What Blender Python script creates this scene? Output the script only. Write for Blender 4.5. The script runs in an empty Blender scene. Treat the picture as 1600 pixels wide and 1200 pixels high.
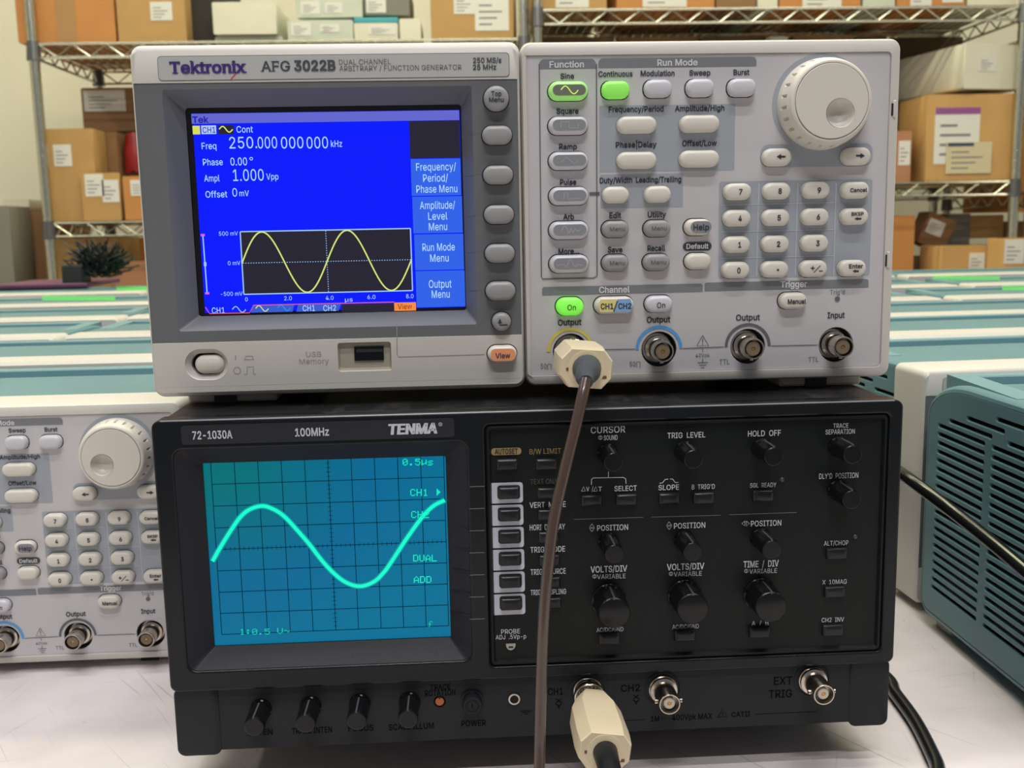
import bpy, math, random
from math import sin, cos, pi, radians
from mathutils import Vector, Matrix
random.seed(7)
SC = bpy.context.scene
COL = SC.collection

# ------------------------------------------------------------------ camera
CAMP = Vector((-.0306, -.4544, .2469)); FPX = 1600.0
_y, _p, _r = radians(2.91), radians(8.75), radians(-1.11)
FW = Vector((sin(_y)*cos(_p), cos(_y)*cos(_p), -sin(_p)))
R0 = FW.cross(Vector((0, 0, 1))).normalized(); U0 = R0.cross(FW)
RT = cos(_r)*R0 + sin(_r)*U0; UP = -sin(_r)*R0 + cos(_r)*U0
cd = bpy.data.cameras.new('camera'); cam = bpy.data.objects.new('camera', cd); COL.objects.link(cam)
cd.sensor_width = 36; cd.lens = 36*FPX/1600; cd.clip_start = .01; cd.clip_end = 60
M3 = Matrix((RT, UP, -FW)).transposed()
cam.matrix_world = Matrix.Translation(CAMP) @ M3.to_4x4()
cd.dof.use_dof = True; cd.dof.focus_distance = .455; cd.dof.aperture_fstop = 23
SC.camera = cam
SC.view_settings.view_transform = 'Standard'; SC.view_settings.look = 'None'
SC.view_settings.exposure = 0; SC.view_settings.gamma = 1; SC.view_settings.use_curve_mapping = False

# ------------------------------------------------------------------ light
W = bpy.data.worlds.new('world'); SC.world = W; W.use_nodes = True
W.node_tree.nodes['Background'].inputs[0].default_value = (.86, .88, 1, 1)
W.node_tree.nodes['Background'].inputs[1].default_value = .19
def lamp(x, y, z, sx, sy, power, col=(1, .97, .84)):
    l = bpy.data.lights.new('ceiling_tube', 'AREA'); l.shape = 'RECTANGLE'; l.size = sx; l.size_y = sy
    l.energy = power; l.color = col
    o = bpy.data.objects.new('ceiling_tube', l); COL.objects.link(o); o.location = (x, y, z)
    return o
lamp(.10, -.80, 2.1, .9, .05, 15, (1, .98, .95))
lamp(-.10, -1.45, 2.1, .9, .05, 22, (1, .97, .97))
lamp(0, -.12, 2.1, 2.6, .14, 27, (1, .96, .95))
lamp(.1, 1.1, 2.1, 2.4, .14, 30, (1, .97, .62))
lamp(0, 2.0, 2.3, 3.4, .14, 26, (1, .96, .72))
lamp(-2.2, 1.0, 2.1, .14, 2.4, 20, (1, .97, .78))
lamp(2.6, 1.0, 2.1, .14, 2.4, 14, (1, .97, .78))

def ray(px, py): return FW + RT*((px-800)/FPX) - UP*((py-600)/FPX)
def B(px, py, x=None, y=None, z=None):          # the world point seen at a photograph pixel, on a plane x= / y= / z=
    d = ray(px, py); k, v = (0, x) if x is not None else (1, y) if y is not None else (2, z)
    return CAMP + d*((v-CAMP[k])/d[k])

# ------------------------------------------------------------------ materials
def lin(c):
    c = [v/255 for v in c]
    return tuple([v/12.92 if v <= .04045 else ((v+.055)/1.055)**2.4 for v in c]+[1])
MATS = {}
def mat(name, rgb, rough=.5, metal=0, emit=0, spec=.5, noise=0, nscale=60, bump=0, trans=0, coat=0, ergb=None, alpha=1):
    if name in MATS: return MATS[name]
    m = bpy.data.materials.new(name); m.use_nodes = True; nt = m.node_tree; b = nt.nodes['Principled BSDF']
    b.inputs['Base Color'].default_value = lin(rgb); b.inputs['Roughness'].default_value = rough
    b.inputs['Metallic'].default_value = metal; b.inputs['Specular IOR Level'].default_value = spec
    b.inputs['Transmission Weight'].default_value = trans; b.inputs['Coat Weight'].default_value = coat
    b.inputs['Alpha'].default_value = alpha
    if emit:
        b.inputs['Emission Color'].default_value = lin(ergb or rgb); b.inputs['Emission Strength'].default_value = emit
    if noise or bump:
        tc = nt.nodes.new('ShaderNodeTexCoord'); n = nt.nodes.new('ShaderNodeTexNoise')
        n.inputs['Scale'].default_value = nscale; n.inputs['Detail'].default_value = 5
        nt.links.new(tc.outputs['Object'], n.inputs['Vector'])
        if noise:
            r = nt.nodes.new('ShaderNodeValToRGB'); c = lin(rgb)
            r.color_ramp.elements[0].color = tuple([v*(1-noise) for v in c[:3]]+[1]); r.color_ramp.elements[0].position = .3
            r.color_ramp.elements[1].color = tuple([min(1, v*(1+noise)) for v in c[:3]]+[1]); r.color_ramp.elements[1].position = .7
            nt.links.new(n.outputs[0], r.inputs[0]); nt.links.new(r.outputs[0], b.inputs['Base Color'])
        if bump:
            bu = nt.nodes.new('ShaderNodeBump'); bu.inputs['Strength'].default_value = bump; bu.inputs['Distance'].default_value = .0005
            nt.links.new(n.outputs[0], bu.inputs['Height']); nt.links.new(bu.outputs[0], b.inputs['Normal'])
    MATS[name] = m; return m

CREAM = mat('cream_plastic', (202, 199, 193), .42, noise=.02, nscale=40, bump=.05)
PANEL = mat('panel_grey_white', (194, 193, 196), .45)
GREYP = mat('dark_grey_plastic', (101, 104, 108), .5, bump=.05, nscale=900)
BTNW = mat('button_ivory', (212, 208, 199), .4)
BTNG = mat('button_grey', (148, 148, 149), .42)
BTNS = mat('soft_key_grey', (146, 146, 148), .42)
BTNC = mat('button_clear_white', (200, 200, 208), .3)
GAP = mat('gap_black', (22, 22, 24), .7)
INK = mat('ink_dark', (52, 54, 62), .6)
INKG = mat('ink_grey', (98, 100, 104), .6)
HDR = mat('print_header_grey', (122, 125, 131), .55)
BLK = mat('print_block_bluegrey', (158, 164, 173), .5)
WHT = mat('print_white', (214, 216, 220), .5)
TEAL = mat('teal_plastic', (89, 128, 137), .45, noise=.05, nscale=14, bump=.08)
NICK = mat('nickel', (196, 188, 176), .22, metal=1, bump=.05, nscale=300)
BRASS = mat('gold_pin', (200, 150, 70), .3, metal=1)
CHROME = mat('chrome_wire', (205, 205, 195), .25, metal=1)
RUB = mat('rubber_grey', (66, 72, 78), .5)
RUBB = mat('rubber_black', (20, 20, 22), .5)
BONE = mat('probe_shell_beige', (214, 200, 168), .4)

# ------------------------------------------------------------------ geometry helper
# outlines of a plain sans-serif alphabet: advance width, then closed loops of x,y pairs (thousandths; capitals are 509 high)
GLYPH = {"&":[448,[197,-7,150,-2,110,12,78,34,54,62,39,96,34,133,37,163,47,189,63,213,85,235,111,256,140,279,216,335,226,343,237,352,246,363,255,375,260,389,262,405,258,427,245,445,226,457,201,461,184,459,168,453,155,444,145,431,139,416,137,399,139,380,145,363,155,346,169,327,185,307,204,284,438,0,364,0,171,231,144,264,121,293,102,319,87,344,78,370,75,398,79,430,91,458,109,481,134,499,165,510,200,513,235,510,266,499,290,482,308,459,320,433,324,404,322,382,315,362,305,342,291,325,275,308,256,293,154,217,128,195,110,174,100,154,97,131,100,108,109,87,124,70,143,57,166,49,193,46,223,50,251,59,278,75,301,95,321,121,336,151,346,186,349,224,408,224,405,180,397,144,385,115,371,92,357,75,345,62,333,47,305,23,271,7,234,-3]],"'":[206,[78,318,70,509,136,509,128,318]],"+":[453,[198,34,198,364,255,364,255,34],[61,172,61,226,391,226,391,172]],",":[188,[38,-119,68,71,137,71,84,-119]],"-":[453,[337,244,337,188,114,188,114,244]],".":[188,[95,-4,78,-1,63,9,53,24,50,41,53,59,63,73,78,83,95,87,113,83,128,73,138,59,141,41,138,24,128,9,113,-1]],"/":[249,[235,533,71,-76,14,-76,178,533]],"0":[453,[227,-7,174,1,130,24,95,62,69,113,53,178,48,254,53,330,69,395,95,447,130,484,174,508,227,516,279,508,323,484,358,447,384,395,400,330,405,254,400,178,384,113,359,62,323,24,279,1],[227,50,261,56,290,74,313,103,330,144,340,194,344,254,340,314,330,365,313,405,290,435,261,453,227,460,192,453,163,435,140,405,123,365,113,314,109,254,113,194,123,144,140,103,163,74,192,56]],"1":[453,[76,0,76,55,391,55,391,0],[276,509,276,0,212,0,212,448,209,448,86,358,86,427,198,509]],"2":[453,[64,0,64,47,234,229,261,257,282,282,299,305,311,327,318,348,320,371,317,397,308,419,293,436,273,449,250,457,224,460,196,457,172,447,153,433,139,413,130,390,127,362,66,362,71,405,86,442,111,473,143,496,182,511,225,516,268,511,306,497,337,474,361,445,376,411,381,372,378,345,371,318,357,290,336,259,306,223,267,180,153,60,153,57,389,57,389,0]],"3":[453,[218,-7,173,-3,133,10,98,30,70,57,52,91,44,132,109,132,115,107,126,87,144,71,165,59,191,52,219,50,248,53,275,61,297,74,315,93,325,116,329,145,326,172,316,196,299,217,275,234,242,244,201,248,157,248,157,299,288,448,288,452,70,452,70,509,372,509,372,461,211,278,211,289,264,288,308,276,344,253,371,222,387,186,393,145,387,103,370,66,344,36,309,12,266,-2]],"4":[453,[40,105,40,158,247,509,311,509,109,166,109,163,413,163,413,105],[282,0,282,121,282,146,282,318,343,318,343,0]],"5":[453,[221,-7,178,-2,140,11,108,32,83,60,66,93,60,130,122,130,127,108,138,89,154,73,173,60,196,52,221,50,250,53,276,64,298,82,314,104,324,131,328,162,324,193,314,221,297,244,275,262,248,273,218,277,192,275,167,268,145,258,128,246,67,253,96,509,366,509,366,452,151,452,134,301,136,301,155,315,178,325,203,331,229,334,263,330,294,321,321,306,345,285,364,260,379,231,388,199,391,163,385,117,369,76,343,41,309,15,268,-1]],"6":[453,[226,-7,182,-1,142,15,109,40,84,74,69,115,64,162,68,199,80,239,102,285,137,340,252,509,322,509,151,261,145,261,154,275,165,288,179,299,196,307,214,312,235,314,278,309,316,295,346,271,370,240,384,201,389,157,384,112,368,73,343,39,310,14,271,-2],[226,48,254,52,279,63,299,79,314,101,324,128,327,157,324,187,314,213,299,235,279,251,254,262,226,265,198,262,174,252,153,235,138,214,128,188,125,158,128,128,138,102,153,79,174,63,198,52]],"7":[453,[97,0,323,448,323,452,62,452,62,509,391,509,391,449,165,0]],"8":[453,[226,-7,178,-2,136,11,101,33,74,62,57,96,52,135,55,166,65,195,81,220,101,241,125,256,153,265,153,267,119,282,93,308,76,342,70,380,75,417,90,450,114,477,146,498,184,511,226,516,269,511,306,498,337,477,361,450,377,417,382,380,376,342,359,308,333,282,300,267,300,265,327,256,351,241,372,220,387,195,397,166,401,135,395,96,378,62,352,33,317,11,275,-2],[226,49,258,52,285,60,307,74,323,91,333,113,337,139,333,165,322,189,305,208,283,223,256,232,226,235,196,232,169,223,147,208,130,189,119,165,115,139,119,113,129,91,145,74,167,60,195,52],[226,290,252,292,274,300,293,313,307,330,316,351,319,376,316,399,308,420,294,437,275,449,252,457,226,460,200,457,177,449,159,437,145,420,136,399,133,376,136,351,145,330,159,313,178,300,201,292]],"9":[453,[226,516,271,510,310,494,343,468,368,434,384,393,389,347,385,309,373,270,350,224,315,168,200,0,130,0,301,248,307,248,299,234,287,221,273,210,257,202,238,196,218,195,175,199,137,214,106,237,83,269,68,307,64,352,69,397,85,436,110,469,143,494,182,510],[226,460,199,457,174,446,154,429,138,407,129,381,125,352,129,322,138,295,154,274,174,257,199,247,226,243,254,247,279,257,299,273,314,295,324,321,327,350,324,381,314,407,299,429,279,446,254,457]],":":[188,[95,-4,78,-1,63,9,53,24,50,41,53,59,63,73,78,83,95,87,113,83,128,73,138,59,141,41,138,24,128,9,113,-1],[95,271,78,274,63,284,53,299,50,316,53,334,63,349,78,359,95,362,113,359,128,349,138,334,141,316,138,299,128,284,113,274]],"A":[480,[16,0,201,509,276,509,463,0,395,0,287,302,276,334,264,372,250,420,232,478,245,478,228,419,213,371,201,333,191,302,85,0],[110,142,110,199,370,199,370,142]],"B":[456,[60,0,60,509,241,509,289,504,329,491,359,469,381,442,394,410,398,374,395,344,387,320,373,301,356,286,336,275,315,267,315,262,339,257,363,245,385,227,402,203,414,173,418,136,413,100,400,67,377,39,344,18,301,4,247,0],[125,57,245,57,296,63,330,80,349,105,355,137,352,161,342,184,327,203,306,218,279,228,248,231,125,231],[125,285,238,285,265,288,288,296,308,309,323,326,333,348,336,372,330,403,313,429,283,446,240,452,125,452]],"C":[510,[267,-7,205,1,150,25,104,63,70,115,48,179,40,254,48,329,70,393,104,445,150,484,205,508,267,516,305,513,340,504,373,490,402,471,427,447,448,418,463,385,473,348,408,348,401,373,389,395,375,413,357,428,337,440,315,449,292,454,267,456,223,450,184,432,150,403,125,364,109,314,103,254,109,194,125,145,151,105,184,76,223,59,267,53,292,55,315,60,337,69,357,81,375,96,389,114,401,136,408,160,473,160,463,124,448,91,428,62,402,38,373,19,341,5,305,-4]],"D":[502,[60,0,60,509,225,509,294,501,353,478,399,441,433,391,455,329,462,255,455,181,433,119,398,68,351,31,291,8,219,0],[125,57,215,57,272,63,318,81,354,110,379,149,394,198,399,255,394,312,379,361,354,399,320,428,275,446,221,452,125,452]],"E":[419,[60,0,60,509,372,509,372,452,125,452,125,286,355,286,355,229,125,229,125,57,375,57,375,0]],"F":[410,[60,0,60,509,369,509,369,452,125,452,125,278,346,278,346,221,125,221,125,0]],"G":[520,[269,-7,205,1,149,25,104,64,69,116,47,179,40,254,47,329,69,393,103,445,149,484,203,508,265,516,304,513,340,504,374,489,403,469,429,445,449,416,465,384,474,349,408,349,399,372,387,393,373,411,356,427,337,439,315,448,291,454,265,456,222,450,183,432,150,404,125,364,109,314,103,254,109,194,125,145,151,105,184,76,224,59,269,53,309,57,345,71,374,93,396,123,410,160,415,202,434,199,283,199,283,256,478,256,478,200,471,141,451,91,419,50,377,19,326,0]],"H":[517,[60,0,60,509,125,509,125,289,392,289,392,509,457,509,457,0,392,0,392,232,125,232,125,0]],"I":[300,[31,0,31,57,118,57,118,452,31,452,31,509,269,509,269,452,183,452,183,57,269,57,269,0]],"J":[396,[185,-7,124,3,75,33,44,81,33,145,33,173,98,173,98,145,104,104,122,74,149,56,185,50,220,56,248,74,266,104,272,145,272,509,336,509,336,145,326,81,294,33,246,3]],"K":[467,[104,145,104,216,122,239,139,261,157,282,174,303,193,324,212,344,364,509,448,509,231,276,228,276],[60,0,60,509,125,509,125,334,124,225,125,193,125,0],[372,0,188,259,228,309,449,0]],"L":[393,[60,0,60,509,125,509,125,57,361,57,361,0]],"M":[628,[60,0,60,509,152,509,277,187,282,174,287,159,293,141,299,123,305,103,311,84,317,65,322,49,307,49,312,65,318,83,324,102,330,121,336,140,342,158,348,174,352,187,476,509,568,509,568,0,504,0,504,291,504,308,504,327,505,347,505,369,506,391,506,413,507,435,507,457,513,457,505,433,498,409,490,386,482,363,474,341,467,322,461,305,456,291,342,0,286,0,170,291,165,304,159,321,152,340,145,361,137,384,129,408,121,432,112,457,119,457,119,437,120,416,120,394,121,372,121,350,122,328,122,309,122,291,122,0]],"N":[523,[60,0,60,509,136,509,343,183,352,169,363,151,375,130,388,107,401,82,414,55,405,54,402,81,401,108,400,134,399,157,399,178,399,195,399,509,463,509,463,0,387,0,202,290,190,310,177,331,164,354,148,381,130,413,108,452,119,454,121,417,122,384,123,354,124,328,125,307,125,291,125,0]],"O":[533,[267,-7,205,1,150,25,105,63,70,115,48,179,40,254,48,329,70,393,105,445,150,484,205,508,267,516,329,508,384,484,429,445,464,393,486,329,493,254,486,179,464,115,429,63,384,25,329,1],[267,53,310,59,349,76,383,105,408,144,425,194,430,254,425,314,408,365,383,404,349,433,310,450,267,456,223,450,184,433,151,404,125,364,109,314,103,254,109,194,125,144,151,105,184,76,223,59]],"P":[445,[60,0,60,509,235,509,289,503,332,487,366,462,390,430,404,391,409,348,404,304,390,265,366,233,332,207,289,191,235,186,109,186,109,242,233,242,269,246,297,256,318,272,333,294,342,319,344,348,342,376,333,402,318,423,297,439,268,449,232,452,125,452,125,0]],"Q":[533,[245,159,313,159,369,85,384,65,468,-48,401,-48,346,27,331,46],[267,-7,205,1,150,25,105,63,70,115,48,179,40,254,48,329,70,393,105,445,150,484,205,508,267,516,329,508,384,484,429,445,464,393,486,329,493,254,486,179,464,115,429,63,384,25,329,1],[267,53,310,59,349,76,383,105,408,144,425,194,430,254,425,314,408,365,383,404,349,433,310,450,267,456,223,450,184,433,151,404,125,364,109,314,103,254,109,194,125,144,151,105,184,76,223,59]],"R":[449,[60,0,60,509,236,509,290,504,333,489,367,465,390,433,405,395,409,352,405,309,390,271,367,240,333,217,289,203,236,198,96,198,96,255,234,255,269,258,298,267,319,281,334,300,342,324,345,352,342,380,334,405,319,425,298,440,269,449,233,452,125,452,125,0],[353,0,230,229,303,229,428,0]],"S":[447,[224,-9,172,-4,128,9,91,31,64,60,46,96,38,137,104,137,110,110,123,88,142,71,166,59,194,52,224,49,257,52,286,60,311,74,329,92,341,114,346,139,342,161,332,179,316,193,296,205,272,214,245,222,184,239,128,260,86,289,60,326,52,372,58,413,75,448,102,476,138,498,180,511,227,516,275,511,316,498,351,476,377,449,394,415,401,378,337,378,326,412,302,437,267,453,225,459,194,456,167,448,145,435,129,418,118,398,115,376,119,352,131,334,148,319,169,308,191,300,212,293,264,279,287,272,312,264,336,252,359,238,379,220,395,198,405,171,408,139,403,99,386,64,360,34,323,11,278,-4]],"T":[449,[32,452,32,509,417,509,417,452,257,452,257,0,193,0,193,452]],"U":[517,[259,-8,203,-2,154,15,114,43,85,80,66,124,60,173,60,509,124,509,124,178,128,144,141,113,160,87,187,68,220,56,259,52,298,56,331,68,357,87,377,113,389,144,393,178,393,509,457,509,457,173,451,124,433,80,403,43,363,15,315,-2]],"V":[480,[204,0,16,509,84,509,192,206,203,176,215,137,230,89,248,31,235,31,252,90,267,138,279,176,290,206,395,509,463,509,278,0]],"W":[686,[155,0,16,509,82,509,163,196,170,171,175,145,181,120,187,94,192,67,197,40,189,40,194,67,200,94,205,120,211,145,218,171,224,196,306,509,380,509,462,196,468,171,474,145,480,120,486,94,492,67,497,40,488,40,493,67,499,94,504,120,510,145,517,171,523,196,603,509,670,509,530,0,455,0,368,323,359,356,351,391,344,431,336,475,350,475,342,433,335,395,327,359,318,323,230,0]],"X":[474,[18,0,217,284,217,236,29,509,104,509,178,400,192,379,204,361,214,345,223,329,233,312,243,292,232,292,243,311,252,329,261,345,272,361,284,379,298,400,374,509,446,509,259,239,259,287,456,0,382,0,292,129,279,149,268,165,259,180,250,195,241,212,230,231,244,231,235,213,225,196,216,181,206,166,195,149,182,129,91,0]],"Y":[472,[203,0,203,208,16,509,91,509,192,344,208,318,222,292,236,264,250,230,224,230,237,265,251,293,265,318,280,344,381,509,455,509,268,208,268,0]],"Z":[438,[42,0,42,46,273,385,289,408,306,431,323,453,341,476,348,454,317,453,285,452,254,452,223,452,40,452,40,509,397,509,397,462,169,129,152,105,134,81,116,57,97,33,90,54,121,56,152,57,183,57,214,57,399,57,399,0]],"a":[389,[160,-9,126,-5,94,5,68,22,48,45,35,73,30,108,34,138,43,161,58,179,78,193,100,203,125,211,152,216,178,220,209,224,234,227,252,230,265,235,273,243,276,255,276,257,273,279,267,297,256,311,240,322,220,329,196,331,171,329,149,322,132,313,118,301,107,288,100,274,41,291,57,322,79,346,104,364,133,375,163,382,194,384,215,383,239,379,263,372,286,360,306,343,322,320,333,290,337,251,337,0,277,0,277,52,272,52,264,38,252,25,236,12,215,1,190,-6],[170,45,202,49,228,59,248,74,263,93,272,115,276,138,276,190,270,186,259,182,246,179,231,176,216,173,200,171,186,169,175,168,154,164,134,159,117,150,103,139,95,124,92,105,94,87,102,72,114,61,130,52,149,47]],"b":[424,[229,-8,198,-5,172,4,153,17,138,31,127,46,118,59,112,59,112,0,53,0,53,509,114,509,114,319,118,319,127,331,137,346,152,360,171,373,197,381,229,384,274,378,313,361,345,332,370,293,385,245,390,189,385,133,370,84,346,45,313,16,274,-2],[220,47,253,51,279,66,301,88,316,117,325,151,328,189,325,227,316,261,301,290,280,311,253,325,220,330,188,325,161,312,140,291,125,263,116,229,113,189,116,150,125,115,140,86,162,65,188,51]],"c":[396,[207,-8,159,-2,117,16,82,46,56,85,40,133,34,187,40,243,56,291,82,330,117,360,159,378,207,384,234,383,260,377,284,368,305,356,324,341,340,322,353,301,362,277,303,262,298,276,290,289,281,301,270,311,257,319,242,325,226,329,207,330,173,325,145,310,124,287,108,258,99,224,96,187,99,151,108,117,124,89,145,66,173,51,207,46,226,48,243,52,258,58,271,66,282,76,292,89,299,102,304,117,363,102,354,78,341,56,325,37,306,21,285,9,261,-1,235,-6]],"d":[424,[195,-8,151,-2,111,16,79,45,55,84,39,133,34,189,39,245,55,293,79,332,112,361,151,378,196,384,228,381,253,373,272,360,287,346,298,331,306,319,311,319,311,509,372,509,372,0,313,0,313,59,307,59,298,46,287,31,272,17,252,4,227,-5],[205,47,236,51,263,65,284,86,299,115,309,150,312,189,309,229,300,263,284,291,263,312,237,325,205,330,172,325,145,311,124,290,108,261,99,227,96,189,99,151,109,117,124,88,145,66,172,51]],"e":[404,[212,-8,161,-2,117,16,82,46,56,85,40,132,34,187,39,242,55,290,81,329,115,359,157,378,205,384,236,382,266,374,294,361,319,341,341,315,357,282,368,242,371,194,371,169,75,169,75,221,338,221,310,202,307,237,298,269,283,294,263,314,237,326,205,330,173,326,146,313,125,294,109,270,99,241,96,211,96,178,100,139,110,106,128,80,151,61,179,50,212,46,234,48,254,53,271,61,285,73,297,88,306,105,365,91,353,63,335,39,311,19,283,4,249,-5]],"f":[254,[228,379,228,327,6,327,6,379],[81,0,81,432,84,461,96,486,113,505,135,519,161,527,187,530,207,529,222,527,234,524,243,521,227,468,222,470,215,472,206,473,195,474,171,470,154,460,145,443,142,419,142,0]],"g":[425,[207,-151,168,-148,134,-140,105,-127,82,-110,64,-91,51,-69,101,-41,110,-53,122,-66,136,-78,154,-88,178,-95,207,-97,249,-92,282,-75,304,-47,311,-6,311,68,306,68,298,56,287,41,272,28,252,16,227,8,195,5,152,10,113,27,80,53,55,90,39,136,34,191,39,246,55,293,80,332,112,361,152,378,196,384,228,382,253,373,273,360,288,346,299,331,308,319,313,319,313,379,372,379,372,-9,367,-54,350,-90,324,-117,291,-136,251,-147],[205,59,237,63,264,75,285,95,300,121,309,154,312,193,309,231,300,264,285,291,264,312,237,325,205,330,172,325,145,312,124,290,109,262,99,229,96,193,99,155,109,123,124,96,145,76,172,63]],"h":[410,[114,227,114,0,53,0,53,509,114,509,114,287,102,287,124,332,152,362,187,379,227,384,264,380,295,369,321,349,341,321,353,285,357,240,357,0,296,0,296,235,290,275,273,304,246,323,210,329,184,326,161,317,141,303,126,283,117,257]],"i":[167,[53,0,53,379,114,379,114,0],[84,443,67,446,54,455,44,468,41,483,44,499,54,512,67,521,84,524,100,521,114,512,123,499,126,483,123,468,114,455,100,446]],"j":[167,[53,379,114,379,114,-30,111,-63,102,-90,86,-113,65,-129,37,-139,4,-143,-10,-143,-10,-87,2,-87,25,-83,40,-72,50,-54,53,-29],[83,443,67,446,53,455,44,468,41,483,44,499,53,512,67,521,83,524,100,521,114,512,123,499,126,483,123,468,114,455,100,446]],"k":[381,[110,137,110,212,121,212,284,379,360,379,184,199,177,199],[53,0,53,509,114,509,114,0],[294,0,148,186,191,229,372,0]],"l":[189,[139,-2,101,3,74,20,58,47,53,84,53,509,114,509,114,99,115,77,120,62,130,54,146,52,154,52,160,53,165,53,170,54,181,3,172,1,162,-1,151,-2]],"m":[610,[53,0,53,379,112,379,112,295,108,295,118,323,132,346,151,363,172,376,195,384,219,386,257,380,287,361,309,331,321,295,312,295,322,321,337,343,357,361,381,375,407,383,437,386,468,383,497,372,522,354,541,328,553,296,557,255,557,0,496,0,496,254,490,289,473,313,447,326,419,330,395,328,374,320,358,307,345,290,338,270,335,247,335,0,274,0,274,260,269,288,253,311,229,326,199,330,178,328,158,320,140,307,126,289,117,266,114,238,114,0]],"n":[410,[114,227,114,0,53,0,53,379,112,379,112,287,102,287,124,332,152,362,187,379,227,384,264,380,295,369,321,349,341,321,353,285,357,240,357,0,296,0,296,235,290,275,273,304,246,323,210,329,184,326,161,317,141,303,126,283,117,257]],"o":[415,[207,-8,159,-2,117,16,82,46,56,85,40,133,34,187,40,243,56,291,82,330,117,360,159,378,207,384,256,378,299,360,333,330,359,291,376,243,381,187,376,133,359,85,333,46,299,16,256,-2],[207,46,242,51,270,66,292,89,307,117,316,151,319,187,316,224,307,258,292,287,270,310,242,325,207,330,173,325,145,310,124,287,108,258,99,224,96,187,99,151,108,117,124,89,145,66,173,51]],"p":[424,[53,-143,53,379,112,379,112,319,118,319,126,331,137,346,152,360,171,373,197,381,229,384,274,378,313,361,345,332,370,293,385,245,390,189,385,133,370,84,346,45,313,16,274,-2,229,-8,198,-5,173,4,153,17,138,31,127,46,118,59,114,59,114,-143],[220,47,253,51,279,66,301,88,316,117,325,151,328,189,325,227,316,261,301,290,280,311,253,325,220,330,188,325,161,312,140,291,125,263,116,229,113,189,116,150,125,115,140,86,162,65,188,51]],"q":[424,[372,-143,311,-143,311,59,306,59,298,46,287,31,272,17,252,4,227,-5,195,-8,151,-2,111,16,79,45,55,84,39,133,34,189,39,245,55,293,79,332,112,361,151,378,196,384,228,381,253,373,272,360,287,346,298,331,307,319,313,319,313,379,372,379],[205,47,236,51,263,65,284,86,299,115,309,150,312,189,309,229,300,263,284,291,263,312,237,325,205,330,172,325,145,311,124,290,108,261,99,227,96,189,99,151,109,117,124,88,145,66,172,51]],"r":[259,[53,0,53,379,112,379,112,321,115,321,130,347,152,367,181,380,213,385,221,385,229,384,237,384,243,384,243,322,239,323,230,324,219,325,207,326,182,323,159,315,140,301,126,284,117,262,114,237,114,0]],"s":[365,[182,-8,145,-5,112,3,84,18,62,38,45,63,36,94,94,107,105,79,124,60,150,49,181,45,217,50,244,62,262,81,268,103,265,121,254,136,237,147,212,155,149,170,104,186,72,208,53,237,47,274,51,305,65,332,87,354,115,370,149,381,187,384,223,381,254,372,279,358,299,339,314,316,324,290,268,277,258,298,243,316,219,328,187,333,156,329,131,317,114,299,109,277,112,258,124,243,144,232,172,223,229,209,275,194,306,171,325,142,331,107,326,75,312,47,290,24,260,6,223,-5]],"t":[227,[204,379,204,327,6,327,6,379],[65,471,126,471,126,98,128,76,136,61,150,53,170,50,177,50,185,51,194,52,202,54,213,2,203,-1,192,-3,180,-4,168,-4,125,2,92,21,72,52,65,93]],"u":[410,[182,-5,146,-1,115,11,89,31,69,59,57,95,53,139,53,379,114,379,114,144,119,105,137,75,164,56,200,50,226,53,249,62,268,77,283,97,293,122,296,153,296,379,357,379,357,0,298,0,298,92,307,92,286,47,257,17,222,0]],"v":[389,[163,0,17,379,84,379,165,155,177,121,187,87,196,53,206,21,184,21,194,53,203,87,213,121,224,155,305,379,371,379,226,0]],"w":[567,[138,0,23,379,87,379,133,214,143,177,154,137,165,91,175,41,165,41,175,90,186,135,196,176,206,214,252,379,316,379,362,214,371,176,382,136,392,91,402,41,391,41,402,90,413,135,423,176,434,214,480,379,545,379,429,0,368,0,319,172,312,198,305,225,297,252,291,280,284,309,277,338,291,338,284,309,277,280,270,252,263,225,255,198,248,172,199,0]],"x":[379,[21,0,171,218,171,171,29,379,100,379,147,306,164,279,179,253,193,229,207,206,175,206,190,229,202,253,216,279,233,306,282,379,352,379,209,169,209,214,358,0,287,0,231,85,214,112,200,136,187,159,173,182,205,182,191,159,178,136,165,112,148,85,91,0]],"y":[389,[47,-139,61,-86,71,-87,88,-90,104,-89,118,-84,130,-74,141,-58,151,-36,163,-1,17,379,84,379,165,155,177,121,187,87,196,53,206,21,184,21,193,53,202,87,212,121,224,155,305,379,371,379,204,-58,191,-85,177,-107,159,-124,139,-136,117,-143,91,-145,77,-145,65,-143,54,-141]],"z":[380,[42,0,42,46,254,320,254,323,48,323,48,379,333,379,333,331,126,60,126,56,339,56,339,0]],"|":[230,[141,673,141,-164,88,-164,88,673]],"\u00b0":[316,[158,283,128,287,101,298,77,316,59,340,47,367,43,397,47,428,59,455,77,479,101,497,128,509,158,513,188,509,216,497,239,479,257,455,269,428,273,397,269,367,257,340,239,316,216,298,188,287],[158,334,175,336,190,343,203,353,213,366,220,381,222,397,220,414,213,430,203,443,190,453,175,459,158,462,141,459,126,453,113,443,103,430,97,414,95,397,97,381,103,366,113,353,126,343,141,336]],"\u00b5":[407,[53,-143,53,379,114,379,114,150,117,118,126,92,141,72,160,59,182,51,206,48,231,51,252,59,271,73,285,92,293,118,296,150,296,379,357,379,357,86,359,70,365,60,377,54,394,53,404,53,404,0,392,0,351,5,321,22,304,49,298,86,298,120,312,120,309,86,301,58,289,36,274,20,257,8,240,0,222,-4,206,-5,190,-4,172,0,154,8,138,20,123,36,111,58,103,86,100,120,114,120,114,-143]]," ":[188]}
_GC = {}
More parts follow.
